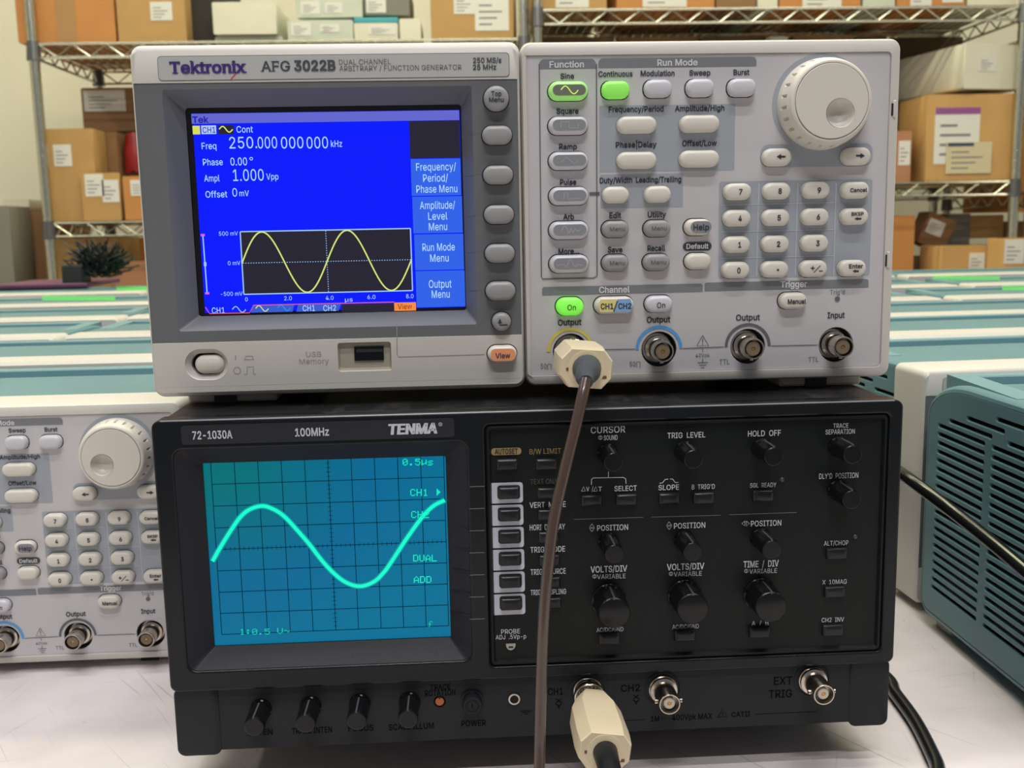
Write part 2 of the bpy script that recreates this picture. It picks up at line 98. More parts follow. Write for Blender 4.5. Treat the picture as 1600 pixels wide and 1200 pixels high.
def glyph_mesh(ch, bold):
    k = (ch, bold)
    if k in _GC: return _GC[k]
    K = .70/509; loops = [[(L[i]*K, L[i+1]*K) for i in range(0, len(L), 2)] for L in GLYPH[ch][1:]]
    c = bpy.data.curves.new('g', 'CURVE'); c.dimensions = '2D'; c.fill_mode = 'FRONT'; v = []; f = []
    for P in loops:
        sp = c.splines.new('POLY'); sp.points.add(len(P)-1); sp.use_cyclic_u = True
        for q, (x, y) in zip(sp.points, P): q.co = (x, y, 0, 1)
        if ch in 'Kktf+' or P is loops[-1]:               # letters drawn as crossing strokes are filled stroke by stroke
            o = bpy.data.objects.new('g', c); m = bpy.data.meshes.new_from_object(o); n = len(v)
            v += [(a.co.x, a.co.y, 0) for a in m.vertices]; f += [tuple(n+i for i in p.vertices) for p in m.polygons]
            bpy.data.objects.remove(o); bpy.data.meshes.remove(m); c.splines.clear()
    bpy.data.curves.remove(c)
    if bold > 0:                                         # heavier weight: the outline stroked on both sides
        for P in loops:
            n = len(P); base = len(v); m0 = []
            for i in range(n):
                (x0, y0), (x1, y1), (x2, y2) = P[i-1], P[i], P[(i+1) % n]
                ax, ay, bx, by = x1-x0, y1-y0, x2-x1, y2-y1; la = math.hypot(ax, ay) or 1; lb = math.hypot(bx, by) or 1
                nx, ny = ay/la+by/lb, -ax/la-bx/lb; l = math.hypot(nx, ny) or 1; co = max(.5, l/2); nx, ny = nx/l/co*bold, ny/l/co*bold
                v += [(x1+nx, y1+ny, 1), (x1-nx, y1-ny, 1)]
            for i in range(n): j = (i+1) % n; f.append((base+2*i, base+2*j, base+2*j+1, base+2*i+1))
    _GC[k] = (v, f); return _GC[k]
_TC = {}
def text_mesh(s, bold):
    k = (s, bold)
    if k in _TC: return _TC[k]
    V = []; F = []; x = 0; K = .70/509
    for ch in s:
        if ch != ' ':
            v, f = glyph_mesh(ch, max(0, bold)*1.7); n = len(V); V += [(a+x, b, k_) for a, b, k_ in v]; F += [tuple(n+i for i in q) for q in f]
        x += GLYPH[ch][0]*K+.012
    _TC[k] = (V, F); return _TC[k]

def rr(x0, x1, z0, z1, r, y, n=5):
    r = min(r, (x1-x0)/2-1e-6, (z1-z0)/2-1e-6); P = []
    for cx, cz, a0 in ((x1-r, z1-r, 0), (x0+r, z1-r, 90), (x0+r, z0+r, 180), (x1-r, z0+r, 270)):
        for i in range(n+1):
            a = radians(a0+90*i/n); P.append((cx+r*cos(a), y, cz+r*sin(a)))
    return P

class G:
    def __init__(s): s.v = []; s.f = []; s.g = []
    def add(s, v, f):
        s.g.append((list(v), list(f))); n = len(s.v); s.v += [tuple(a) for a in v]; s.f += [tuple(n+i for i in q) for q in f]; return s
    def loft(s, loops, cap0=True, cap1=True, close=True):
        n = len(loops[0]); v = []; f = []
        for L in loops: v += L
        for k in range(len(loops)-1):
            for i in range(n if close else n-1):
                j = (i+1) % n; f.append((k*n+i, k*n+j, (k+1)*n+j, (k+1)*n+i))
        if cap0: f.append(tuple(range(n-1, -1, -1)))
        if cap1: f.append(tuple((len(loops)-1)*n+i for i in range(n)))
        return s.add(v, f)
    def box(s, x0, x1, y0, y1, z0, z1, bv=0):
        if bv:
            return s.loft([rr(x0+bv, x1-bv, z0+bv, z1-bv, bv, y1, 2), rr(x0, x1, z0, z1, bv, y1-bv, 2), rr(x0, x1, z0, z1, bv, y0+bv, 2), rr(x0+bv, x1-bv, z0+bv, z1-bv, bv, y0, 2)])
        v = [(x, y, z) for x in (x0, x1) for y in (y0, y1) for z in (z0, z1)]
        return s.add(v, [(0, 1, 3, 2), (4, 6, 7, 5), (0, 4, 5, 1), (2, 3, 7, 6), (0, 2, 6, 4), (1, 5, 7, 3)])
    def lathe(s, cx, cz, prof, n=28, rfun=None, a0=0, caps=(True, True)):          # around an axis along y
        L = []
        for k, (r, y) in enumerate(prof):
            L.append([(cx+(rfun(r, k, i) if rfun else r)*cos(2*pi*i/n+a0), y, cz+(rfun(r, k, i) if rfun else r)*sin(2*pi*i/n+a0)) for i in range(n)])
        return s.loft(L, caps[0], caps[1])
    def tube(s, pts, r, n=10, cap=True):
        pts = [Vector(p) for p in pts]; L = []; T0 = (pts[1]-pts[0]).normalized()
        a = T0.cross(Vector((0, 0, 1)));
        if a.length < .01: a = T0.cross(Vector((0, 1, 0)))
        a.normalize()
        for i, p in enumerate(pts):
            T = (pts[min(i+1, len(pts)-1)]-pts[max(i-1, 0)]).normalized()
            a = (a - T*a.dot(T)).normalized(); b = T.cross(a)
            rad = r(i/(len(pts)-1)) if callable(r) else r
            L.append([tuple(p+a*(rad*cos(2*pi*k/n))+b*(rad*sin(2*pi*k/n))) for k in range(n)])
        return s.loft(L, cap, cap)
    def rod(s, a, b, r, n=6): return s.tube([a, b], r, n)
    def poly(s, pts): return s.add(pts, [tuple(range(len(pts)))])
    def ppoly(s, px, y):                                          # flat polygon on plane y from photograph corners
        return s.poly([tuple(B(a, b, y=y)) for a, b in px])
    def prect(s, x0, y0, x1, y1, y, r=0):                         # upright rectangle on plane y
        a = B((x0+x1)/2, y0, y=y); b = B((x0+x1)/2, y1, y=y); c = B(x0, (y0+y1)/2, y=y); d = B(x1, (y0+y1)/2, y=y)
        if r: return s.poly(rr(c.x, d.x, b.z, a.z, r, y, 4))
        return s.poly([(c.x, y, b.z), (d.x, y, b.z), (d.x, y, a.z), (c.x, y, a.z)])
    def line(s, pts, w, y):                                       # ribbon along photograph points on plane y, width metres
        P = [B(a, b, y=y) for a, b in pts]
        return s.ribbon(P, w, y)
    def ribbon(s, P, w, y):
        v = []; n = len(P)
        for i, p in enumerate(P):
            T = (P[min(i+1, n-1)]-P[max(i-1, 0)]).normalized(); N = Vector((-T.z, 0, T.x))*w/2
            v += [(p.x+N.x, y, p.z+N.z), (p.x-N.x, y, p.z-N.z)]
        return s.add(v, [(2*i, 2*i+1, 2*i+3, 2*i+2) for i in range(n-1)])
    def arc(s, cx, cz, r, w, y, a0, a1, n=24):
        return s.ribbon([Vector((cx+r*cos(radians(a0+(a1-a0)*i/n)), y, cz+r*sin(radians(a0+(a1-a0)*i/n)))) for i in range(n+1)], w, y)
    def text(s, t, x0, x1, yc, cap, y, bold=.012, shear=0):
        v, f = text_mesh(t, bold); a = B(x0, yc, y=y); b = B(x1, yc, y=y)
        mx = min(q[0] for q in v); Mx = max(q[0] for q in v)
        c = B((x0+x1)/2, yc-cap/2, y=y).z; d = B((x0+x1)/2, yc+cap/2, y=y).z
        sx = (b.x-a.x)/(Mx-mx); sz = (c-d)/.70
        return s.add([(a.x+(q[0]-mx)*sx+shear*q[1]*sz, y-q[2]*2e-5, d+q[1]*sz) for q in v], f)
    def heavy(s, t, x0, x1, yc, cap, y, bold=.012, shear=0, d=.6):   # extra-bold: three layers, each a hair apart in depth
        for k, o in enumerate((0, -d, d)): s.text(t, x0+o, x1+o, yc, cap, y-k*5e-5, bold, shear)
    def build(s, name, m, parent=None, at=None, smooth=True, bevel=0, ang=35):
        pw = WP.get(parent.name, Vector()) if parent else Vector()
        at = Vector(at) if at is not None else pw
        me = bpy.data.meshes.new(name); me.from_pydata([(a[0]-at.x, a[1]-at.y, a[2]-at.z) for a in s.v], [], s.f)
        me.materials.append(m); me.validate()
        if smooth: me.shade_smooth(); me.set_sharp_from_angle(angle=radians(ang))
        return link(name, me, parent, at)
    def each(s, name, m, parent):                         # every added piece becomes an object of its own
        o = None
        for v, f in s.g: g = G(); g.add(v, f); c = Vector((sum(a[0] for a in v)/len(v), v[0][1], sum(a[2] for a in v)/len(v))); o = g.build(name, m, parent, c, False)
        return o
WP = {}
def link(name, me, parent=None, at=None):
    pw = WP.get(parent.name, Vector()) if parent else Vector()
    at = Vector(at) if at is not None else pw
    o = bpy.data.objects.new(name, me); COL.objects.link(o); o.parent = parent; o.location = at-pw; WP[o.name] = at
    return o
def thing(name, loc, label, cat, group=None):
    o = link(name, None, None, loc); tag(o, label, cat, group); return o
def tag(o, label=None, cat=None, group=None, kind=None):
    if label: o['label'] = label
    if cat: o['category'] = cat
    if group: o['group'] = group
    if kind: o['kind'] = kind
    return o
def recalc(o):
    import bmesh
    b = bmesh.new(); b.from_mesh(o.data); bmesh.ops.recalc_face_normals(b, faces=b.faces); b.to_mesh(o.data); b.free(); return o
def plate(name, m, outline, holes, y0, thick, bevel, parent, at=None):   # plate facing -y with real openings; (x, z) outlines
    c = bpy.data.curves.new('c', 'CURVE'); c.dimensions = '2D'; c.fill_mode = 'BOTH'; c.extrude = max(thick/2-bevel, 1e-5)
    c.bevel_depth = bevel; c.bevel_resolution = 2; c.offset = -bevel
    for P in [outline]+holes:
        sp = c.splines.new('POLY'); sp.points.add(len(P)-1); sp.use_cyclic_u = True
        for q, (x, z) in zip(sp.points, P): q.co = (x, z, 0, 1)
    o = bpy.data.objects.new('c', c); me = bpy.data.meshes.new_from_object(o); bpy.data.objects.remove(o)
    g = G(); g.add([(a.co.x, y0+thick/2-a.co.z, a.co.y) for a in me.vertices], [tuple(p.vertices) for p in me.polygons])
    return recalc(g.build(name, m, parent, at))
def xz(L): return [(p[0], p[2]) for p in L]
def circ(cx, cz, r, n=28): return [(cx+r*cos(2*pi*i/n), cz+r*sin(2*pi*i/n)) for i in range(n)]
def copy_tree(o, parent=None, shift=None):
    c = o.copy(); COL.objects.link(c); c.parent = parent
    for ch in [k for k in o.children]: copy_tree(ch, c)
    return c
def prect_w(x0, y0, x1, y1, y):                                   # photograph rectangle -> world x0,x1,z0,z1 on plane y
    return B(x0, (y0+y1)/2, y=y).x, B(x1, (y0+y1)/2, y=y).x, B((x0+x1)/2, y1, y=y).z, B((x0+x1)/2, y0, y=y).z
def catmull(P, n=8):
    P = [Vector(p) for p in P]; Q = [P[0]*2-P[1]]+P+[P[-1]*2-P[-2]]; out = []
    for i in range(1, len(Q)-2):
        for k in range(n):
            t = k/n; a, b, c, d = Q[i-1:i+3]
            out.append(.5*((2*b)+(c-a)*t+(2*a-5*b+4*c-d)*t*t+(3*b-a-3*c+d)*t**3))
    out.append(P[-1]); return out

# ================================================================== the room and the bench
def structure(g, name, m, **k): o = g.build(name, m, None, (0, 0, 0), smooth=False, **k); o['kind'] = 'structure'; return recalc(o)
WALLM = mat('cream_wall_paint', (234, 230, 212), .7, noise=.03, nscale=2)
structure(G().box(-3.6, 4.4, 3.05, 3.15, -.9, 2.6), 'wall_back', WALLM)
structure(G().box(-3.7, -3.6, -3.5, 3.15, -.9, 2.6), 'wall_left', WALLM)
structure(G().box(4.4, 4.5, -3.5, 3.15, -.9, 2.6), 'wall_right', WALLM)
structure(G().box(-3.7, 4.5, -3.5, 3.15, -1, -.9), 'floor', mat('grey_concrete_floor', (120, 116, 108), .6, noise=.15, nscale=3))
structure(G().box(-3.7, 4.5, -3.5, 3.15, 2.6, 2.7), 'ceiling', mat('white_ceiling_paint', (205, 203, 196), .8))
structure(G().box(-3.6, 4.4, 3.035, 3.05, -.9, -.8), 'baseboard_back', mat('dark_baseboard', (70, 66, 60), .6))

def table_mat():
    m = bpy.data.materials.new('scratched_white_laminate'); m.use_nodes = True; nt = m.node_tree; L = nt.links
    b = nt.nodes['Principled BSDF']; b.inputs['Roughness'].default_value = .42; b.inputs['Specular IOR Level'].default_value = .55
    tc = nt.nodes.new('ShaderNodeTexCoord')
    def scratch(ang, sc, lo, hi, stretch=.03):
        mp = nt.nodes.new('ShaderNodeMapping'); mp.inputs['Rotation'].default_value = (0, 0, radians(ang)); L.new(tc.outputs['Object'], mp.inputs[0])
        sc2 = nt.nodes.new('ShaderNodeMapping'); sc2.inputs['Scale'].default_value = (1, stretch, 1); L.new(mp.outputs[0], sc2.inputs[0])
        n = nt.nodes.new('ShaderNodeTexNoise'); n.inputs['Scale'].default_value = sc; n.inputs['Detail'].default_value = 2; n.inputs['Distortion'].default_value = .3
        L.new(sc2.outputs[0], n.inputs['Vector'])
        r = nt.nodes.new('ShaderNodeMapRange'); r.inputs[1].default_value = lo; r.inputs[2].default_value = hi; L.new(n.outputs[0], r.inputs[0]); return r.outputs[0]
    base = nt.nodes.new('ShaderNodeTexNoise'); base.inputs['Scale'].default_value = 14; base.inputs['Detail'].default_value = 8; L.new(tc.outputs['Object'], base.inputs['Vector'])
    cr = nt.nodes.new('ShaderNodeValToRGB'); cr.color_ramp.elements[0].color = lin((208, 200, 202)); cr.color_ramp.elements[1].color = lin((228, 220, 223))
    cr.color_ramp.elements[0].position = .35; cr.color_ramp.elements[1].position = .65
    L.new(base.outputs[0], cr.inputs[0]); cur = cr.outputs[0]
    for i, (ang, sc, lo, hi, st, k) in enumerate([(-32, 420, .675, .76, .02, .38), (-38, 640, .675, .76, .02, .34), (8, 520, .69, .77, .02, .32), (80, 560, .68, .77, .025, .3), (25, 460, .70, .78, .025, .36), (0, 160, .735, .80, .8, .7)]):
        o = scratch(ang, sc, lo, hi, st); mu = nt.nodes.new('ShaderNodeMath'); mu.operation = 'MULTIPLY'; mu.inputs[1].default_value = k; mu.use_clamp = True; L.new(o, mu.inputs[0])
        mx = nt.nodes.new('ShaderNodeMix'); mx.data_type = 'RGBA'; L.new(mu.outputs[0], mx.inputs[0]); L.new(cur, mx.inputs[6]); mx.inputs[7].default_value = lin((112, 104, 98)); cur = mx.outputs[2]
    L.new(cur, b.inputs['Base Color'])
    return m
TABLE = thing('workbench', (0, 0, 0), 'long whitish scratched workbench top under all the instruments', 'table')
t = G().box(-1.9, 2.3, -.40, 1.78, -.03, 0, .003).build('tabletop', table_mat(), TABLE)
for x in (-1.8, 2.2):
    for y in (-.33, 1.7): G().box(x-.03, x+.03, y-.03, y+.03, -.9, -.03, .004).build('leg', mat('steel_leg', (120, 120, 120), .4, metal=.6), TABLE)

# ================================================================== function generator
ZT, ZB = .325, .1755
XL, XR = -.1657, .1663
YL = -.002                                             # the display half stands 2 mm proud of the key half
FG = thing('function_generator', (0, .08, .1702), 'cream function generator with blue lit screen, top of the central stack', 'signal generator')

def housing(root, x0, x1, y0, y1, z0, z1, hh=.0020):             # teal case, louvred sides with open slots, folded handle on top
    def yz(x, ins, rb=.012, n=8, ry=.050, rz=.024):                         # side outline: large rounding at the rear corners
        P = [(x, y0+ins, z0+ins), (x, y0+ins, z1-ins)]
        for i in range(n+1): a = radians(90-90*i/n); P.append((x, y1-ry+(ry-ins)*cos(a), z1-rz+(rz-ins)*sin(a)))
        for i in range(n+1): a = radians(-90*i/n); P.append((x, y1-rb+(rb-ins)*cos(a), z0+rb+(rb-ins)*sin(a)))
        return P
    g = G(); L = []
    for t in (0, 30, 60, 90): a = radians(t); L.append(yz(x0+.004*(1-sin(a)), .004*(1-cos(a))))
    g.loft(L[::-1]+[[(x1-(p[0]-x0), p[1], p[2]) for p in q] for q in L], False, False)
    recalc(g.build('case', TEAL, root, ang=30))
    slots = []
    def slot(a, b, z):
        r = .0012; slots.append([(a+r-r*sin(t*pi/6), z+r*cos(t*pi/6)) for t in range(7)]+[(b-r+r*sin(t*pi/6), z-r*cos(t*pi/6)) for t in range(7)])
    for k in range(20):
        z = z0+.0205+k*.0052; slot(y0+.062, y0+.116, z); slot(y0+.007, y0+.055, z)
    slot(y0+.055, y0+.103, z0+.1245); slot(y0+.043, y0+.083, z0+.1297); slot(y0+.022, y0+.052, z0+.1349)
    slot(y0+.008, y0+.040, z0+.1245)
    for sx, sg in ((x0, 1), (x1, -1)):
        xo = sx+sg*.0042
        pl = plate('side_grille', TEAL, [(p[1], p[2]) for p in yz(0, .0041)], slots, 0, .0022, .0006, root)
        for v in pl.data.vertices: c = v.co+WP[root.name]; v.co = Vector((sx+sg*c.y, c.x, c.z))-WP[root.name]
        recalc(pl)
    G().box(x0+.0045, x1-.0045, y0+.003, y1-.050, z0+.003, z1-.003).box(x0+.0045, x1-.0045, y1-.050, y1-.008, z0+.008, z1-.026).build('inner_chassis', mat('chassis_dark', (26, 34, 36), .7), root)
    xc = (x0+x1)/2; w = (x1-x0)/2; h = G()
    for sgn in (-1, 1):
        A = [(xc+sgn*(w-.005), y0+.042), (xc+sgn*(w-.020), y0+.042), (xc+sgn*(w-.020), y1-.012), (xc+sgn*(w-.006), y1-.012)]
        h.loft([[(a, b, z1-(.012 if b > y1-.02 else .001)) for a, b in A], [(a, b, z1+(hh if b > y1-.02 else hh*.15)) for a, b in A]])
    h.box(xc-w+.007, xc+w-.007, y1-.022, y1-.012, z1-.012, z1+hh, .0008)
    recalc(h.build('handle', mat('teal_handle', (108, 147, 155), .45), root))
housing(FG, -.1615, .1615, .033, .165, ZB+.002, ZT-.0008)

SX = B(817, 340, y=0).x
FRA = mat('front_frame_cream', (200, 197, 191), .38, bump=.05, nscale=900)
g = G(); px0, px1, pz0, pz1 = prect_w(820, 85, 1384.5, 581.5, 0)          # key panel rectangle
pz1 = B(1100, 83.5, y=0).z; pz0 = B(1100, 580.5, y=0).z
g.loft([rr(SX, XR, ZB, ZT, .0046, .036), rr(SX, XR, ZB, ZT, .0046, .003), rr(SX+.0009, XR-.0009, ZB+.0009, ZT-.0009, .0040, .0008), rr(SX+.0025, XR-.0028, ZB+.0028, ZT-.0028, .0032, -.0002),
        rr(px0, px1, pz0, pz1, .002, -.0002), rr(px0+.0003, px1-.0003, pz0+.0003, pz1-.0003, .002, .002)], True, False)
recalc(g.build('front_frame', FRA, FG))
# small clip slots on the right rim
g = G()
for py, xx in ((171, 1394.5), (407, 1385)):
    a = B(xx, py, y=-.0003); G().box(a.x-.0005, a.x+.0003, -.0006, .002, a.z-.0026, a.z+.0026).build('clip_slot', GAP, FG)
g = G()
for py, xx in ((171, 1398), (407, 1388)):
    a = B(xx, py, y=-.0003); G().box(a.x-.0008, a.x+.0006, -.0009, .002, a.z-.0036, a.z+.0040, .0004).build('clip', FRA, FG)

BNCP = [(891.6, 549, 'y'), (1029.6, 545.6, 'b'), (1168.3, 541.3, 'g'), (1305.8, 538.6, None)]
holes = [circ(B(a, b, y=.0008).x, B(a, b, y=.0008).z, .0080) for a, b, _ in BNCP]
PN = plate('key_panel', PANEL, xz(rr(px0+.0002, px1-.0002, pz0+.0002, pz1-.0002, .002, 0)), holes, .0006, .0016, .0002, FG)
G().box(px0, px1, .0075, .009, pz0, pz1).build('panel_backing', mat('recess_grey', (96, 96, 94), .6), FG)

YP = .0004                                              # print lies just in front of the panel
def hd(g, x0, y0, x1, y1, r=.0012):                     # header bar: rounded on top
    a = B(x0, (y0+y1)/2, y=YP).x; b = B(x1, (y0+y1)/2, y=YP).x; zt = B((x0+x1)/2, y0, y=YP).z; zb = B((x0+x1)/2, y1, y=YP).z
    P = [(a, YP, zb), (b, YP, zb)]+[(b-r+r*cos(t*pi/8), YP, zt-r+r*sin(t*pi/8)) for t in range(5)]+[(a+r-r*sin(t*pi/8), YP, zt-r+r*cos(t*pi/8)) for t in range(5)]
    g.poly(P)
g = G()
hd(g, 842.5, 92.5, 931, 107, .002); hd(g, 935, 90, 1182, 104.5, .002); hd(g, 847, 446, 1098, 458.5, .001); hd(g, 1101, 439, 1357, 452, .001)
g.each('header_bar', HDR, PN)
YP = .0005; g = G()                                     # blocks
g.prect(936.5, 164, 1148, 267.5, YP, .0004); g.prect(938, 272, 1067, 324.5, YP, .0004)
g.prect(1123, 282, 1361, 433, YP, .0012); g.prect(1188, 225, 1363.5, 260.5, YP, .0035)
kc = B(1283, 164, y=YP); g.poly([(kc.x+.0218*cos(2*pi*i/60), YP-.00001, kc.z+.0218*sin(2*pi*i/60)) for i in range(60)])
g.each('print_block', BLK, PN)
g = G(); YP = .0003                                     # white rules on the keypad block
for x in (1184.5, 1245, 1305): g.line([(x+1.5, 286), (x-2.5, 431)], .0003, YP)
for y in (319.5, 361.5, 402.5): g.line([(1127, y+1), (1302, y-3)], .0003, YP)
g.each('print_rule', mat('print_rule_light', (196, 201, 210), .5), PN)
g = G(); a = .0005; c0, c1, d0, d1 = prect_w(844.5, 98, 931.5, 436, YP)
g.line([(842.5, 100), (846, 432), (848, 436), (928, 434.5), (933, 431), (932, 100)], a, YP)
g.line([(921, 303), (937, 302.5)], .0014, YP); 
LN = .00035
g.line([(929, 546.5), (992, 545.5)], LN, YP); g.line([(1067, 544.5), (1131, 542)], LN, YP); g.line([(1205, 540.5), (1277, 539)], LN, YP)
q = B(1168.3, 541.3, y=YP); g.arc(q.x, q.z, .0099, .0013, YP, 0, 180)
g.line([(891, 566), (860, 566)], LN*.01, YP)
# earth sign and warning triangle
TX = 1098
g.line([(1098, 524), (1088.5, 540.5), (1107.5, 540), (1098, 524)], .0003, YP); g.line([(1098, 529), (1098, 535)], .0004, YP); g.line([(1098, 537), (1098, 538.4)], .0004, YP)
g.line([(1098, 545), (1098, 550)], .0003, YP); g.line([(1098, 560), (1098, 566)], .0003, YP)
for k, w in enumerate((8, 5.5, 3)): g.line([(1098-w, 566.5+k*4), (1098+w, 566.2+k*4)], .0003, YP)
g.each('print_line', INKG, PN)
for (cx, cy), nm, m in (((891.6, 549), 'yellow_arc', mat('print_yellow', (216, 200, 92), .5)), ((1029.6, 545.6), 'blue_arc', mat('print_blue', (86, 160, 224), .5))):
    q = B(cx, cy, y=YP); G().arc(q.x, q.z, .0100, .0014, YP, 0, 180).build(nm, m, PN, None, False)
led = B(1308.5, 467.3, y=YP); G().poly([(led.x+.0012*cos(i*pi/8), YP, led.z+.0012*sin(i*pi/8)) for i in range(16)]).build('trigger_lamp', INKG, PN, None, False)
# lettering on the panel
g = G(); Y = .0003
def T(s, x0, x1, yc, cap, bold=.018): g.text(s, x0, x1, yc, cap, Y, bold)
for s, x0, x1, yc in (('Sine', 875.5, 897, 119), ('Square', 869.5, 904, 173.5), ('Ramp', 873.5, 901.5, 229), ('Pulse', 875, 900.5, 284.5), ('Arb', 880, 897, 338.7), ('More...', 872.5, 905, 392.5),
                      ('Continuous', 935, 988.5, 115.5), ('Modulation', 1001, 1054, 114.5), ('Sweep', 1077, 1110, 113.7), ('Burst', 1146, 1171, 113),
                      ('Frequency/Period', 951, 1037, 170.5), ('Amplitude/High', 1054.5, 1132, 169), ('Phase|Delay', 962, 1026, 226), ('Offset/Low', 1066, 1120, 223.7),
                      ('Duty/Width', 937, 988, 281.7), ('Leading/Trailing', 993.5, 1064.5, 280.5), ('Edit', 952, 970.5, 336.5), ('Utility', 1012, 1041, 335), ('Save', 949.5, 972.5, 390), ('Recall', 1011.5, 1039.5, 387.7)):
    T(s, x0, x1, yc, 8.3)
for s, x0, x1, yc in (('Output', 871.5, 908.5, 503.7), ('Output', 1010.5, 1047.5, 499.5), ('Output', 1150, 1187.5, 496), ('Input', 1293, 1320, 492.5)): T(s, x0, x1, yc, 8.8, .016)
g.each('lettering', INK, PN)
g = G()
for s, x0, x1, yc, cap in (('50', 845, 854, 572, 7.5), ('50', 984, 993, 568.5, 7.5), ('TTL', 1124, 1140, 565, 7.5), ('TTL', 1263, 1279, 561.5, 7.5), ("Trig'd", 1297, 1320, 456.5, 7), ('42Vpk', 1087, 1109, 555, 5.5)): T(s, x0, x1, yc, cap, .0)
for x, y in ((858.5, 572), (997.5, 568.5)):             # ohm signs
    q = B(x, y-.5, y=Y); g.arc(q.x, q.z, .0009, .00022, Y, -50, 230, 16); g.line([(x-4, y+4), (x-1.6, y+4)], .00022, Y); g.line([(x+1.6, y+4), (x+4, y+4)], .00022, Y)
g.each('fine_lettering', INKG, PN)
g = G(); Y = .0002
for s, x0, x1, yc in (('Function', 858.5, 912.5, 100.5), ('Run Mode', 1027, 1090, 97.5), ('Channel', 936, 984, 452.5), ('Trigger', 1219.5, 1261, 444)): T(s, x0, x1, yc, 9.5, .018)
g.each('header_lettering', WHT, PN)
g = G(); g.prect(1067, 378.3, 1112, 391.4, .0003, .0019); g.build('default_pill', mat('print_pill_dark', (64, 66, 72), .5), PN, None, False)
g = G(); Y = .0001; T('Default', 1072.5, 1107, 384.7, 7.5); g.build('pill_lettering', WHT, PN, None, False)

# --- buttons: a shape per size, mesh data shared between alike ones
_BM = {}
def button(px, py, w, h, d, y0, m, root, rnd=None, gap=1.4, name='button'):
    """px,py: centre of the face in the photograph; w,h in photograph pixels at the face"""
    a = B(px-w/2, py, y=y0-d); b = B(px+w/2, py, y=y0-d); c = B(px, py-h/2, y=y0-d); e = B(px, py+h/2, y=y0-d)
    cx, cz = (a.x+b.x)/2, (c.z+e.z)/2; W2, H2 = (b.x-a.x)/2, (c.z-e.z)/2
    k = (round(W2*2e4), round(H2*2e4), round(d*1e4), m.name, rnd)
    if k not in _BM:
        r = H2 if rnd is None else rnd; L = []
        for ins, yy in ((0, .0003), (0, -d*.62), (.0003, -d*.80), (.0009, -d*.94), (.0018, -d)):
            L.append([(cx+p[0], y0+p[1], cz+p[2]) for p in rr(-W2+ins, W2-ins, -H2+ins, H2-ins, max(r-ins, .0001), yy, 8 if rnd is None else 3)])
        o = recalc(G().loft(L).build(name, m, root, (cx, y0, cz), ang=60)); q = gap/3545
        r_ = G().poly(rr(cx-W2-q*1.2, cx+W2+q, cz-H2-q*.8, cz+H2+q, r+q, y0-.0001, 8)).build('slot_edge', GAP, o, (cx, y0, cz), False)
        _BM[k] = (o.data, r_.data)
    else: o = link(name, _BM[k][0], root, (cx, y0, cz)); link('slot_edge', _BM[k][1], o, (cx, y0, cz))
    return o
def ptext(o, s, x0, x1, yc, cap, y, m=INK, bold=.012):
    gg = G(); gg.text(s, x0, x1, yc, cap, y, bold); return gg.build('lettering', m, o, None, False)
D = .0042; YB = .0006
LITG = mat('lit_green_button', (150, 216, 110), .35, emit=.38, ergb=(96, 214, 40))
LITG2 = mat('lit_green_edge', (110, 220, 40), .35, emit=1.0, ergb=(96, 226, 20))
INSET = mat('button_inset_grey', (136, 138, 144), .45)
wave = {'Sine': [(0, 0)]+[(t/16, sin(t/16*2*pi)) for t in range(1, 17)], 'Square': [(0, -.7), (0, .8), (.48, .8), (.48, -.8), (1, -.8), (1, .2)],
        'Ramp': [(0, -.5), (.3, .8), (.75, -.9), (1, -.2)], 'Pulse': [(0, -.8), (.15, -.8), (.15, .8), (.35, .8), (.35, -.8), (1.1, -.8)],
        'Arb': [(0, -.5), (.12, .9), (.3, .6), (.4, -.8), (.55, .3), (.66, -.6), (.78, .2), (.9, -.2), (1.1, 0)], 'More': [(-.3, -.4), (.1, -.2), (.22, -.8), (.36, 0), (.5, 1.1), (.64, 0), (.78, -.8), (.9, -.2), (1.2, -.4)]}
FUNS = []
for nm, x, y in (('Sine', 888.5, 141), ('Square', 888.5, 195.5), ('Ramp', 889, 250.8), ('Pulse', 889.5, 306), ('Arb', 889.5, 359.8), ('More', 890, 412.5)):
    lit = nm == 'Sine'
    o = button(x, y, 62, 28.5 if not lit else 30, D, YB, BTNC if not lit else mat('lit_green_rim', (170, 212, 140), .35, emit=.35, ergb=(100, 210, 50)), FG); FUNS.append(o)
    yy = YB-D-.00015; gg = G(); gg.prect(x-26+1, y-9, x+27, y+8, yy, .0024); gg.build('inset', INSET if not lit else mat('lit_inset_grey', (112, 118, 106), .45), o, None, False)
    gg = G(); P = catmull([Vector((x-12+a*27, y-.5-b*6, 0)) for a, b in wave[nm]], 5) if nm in ('Sine', 'Arb', 'More') else [Vector((x-12+a*27, y-.5-b*6, 0)) for a, b in wave[nm]]
    gg.line([(p.x, p.y) for p in P], .00045 if lit else .00034, yy-.0001)
    gg.build('waveform_mark', mat('mark_pale', (166, 168, 176), .5) if not lit else mat('lit_mark', (200, 226, 110), .5, emit=.5, ergb=(190, 230, 90)), o, None, False)
    if lit:
        gg = G(); gg.prect(x-17, y+9.5, x+15, y+14.2, yy+.0010, .0006); gg.build('lit_edge', LITG2, o, None, False)
for x, y, lit in ((963, 139.5, 1), (1029.5, 137.5, 0), (1095.5, 136.5, 0), (1161, 136, 0)):
    o = button(x, y, 43, 28, D, YB, LITG if lit else BTNC, FG, .0032)
    if lit:
        gg = G(); gg.prect(x-13, y+10, x+12, y+13.4, YB-D+.0008, .0004); gg.build('lit_edge', LITG2, o, None, False)
for x, y in ((996, 194.5), (1094.5, 192.7), (995.8, 250), (1094, 247.7)): button(x, y, 62, 27, D, YB, BTNW, FG)
for x, y in ((963, 304.5), (1028.5, 303.5)): button(x, y, 42, 26.5, D, YB, BTNW, FG)
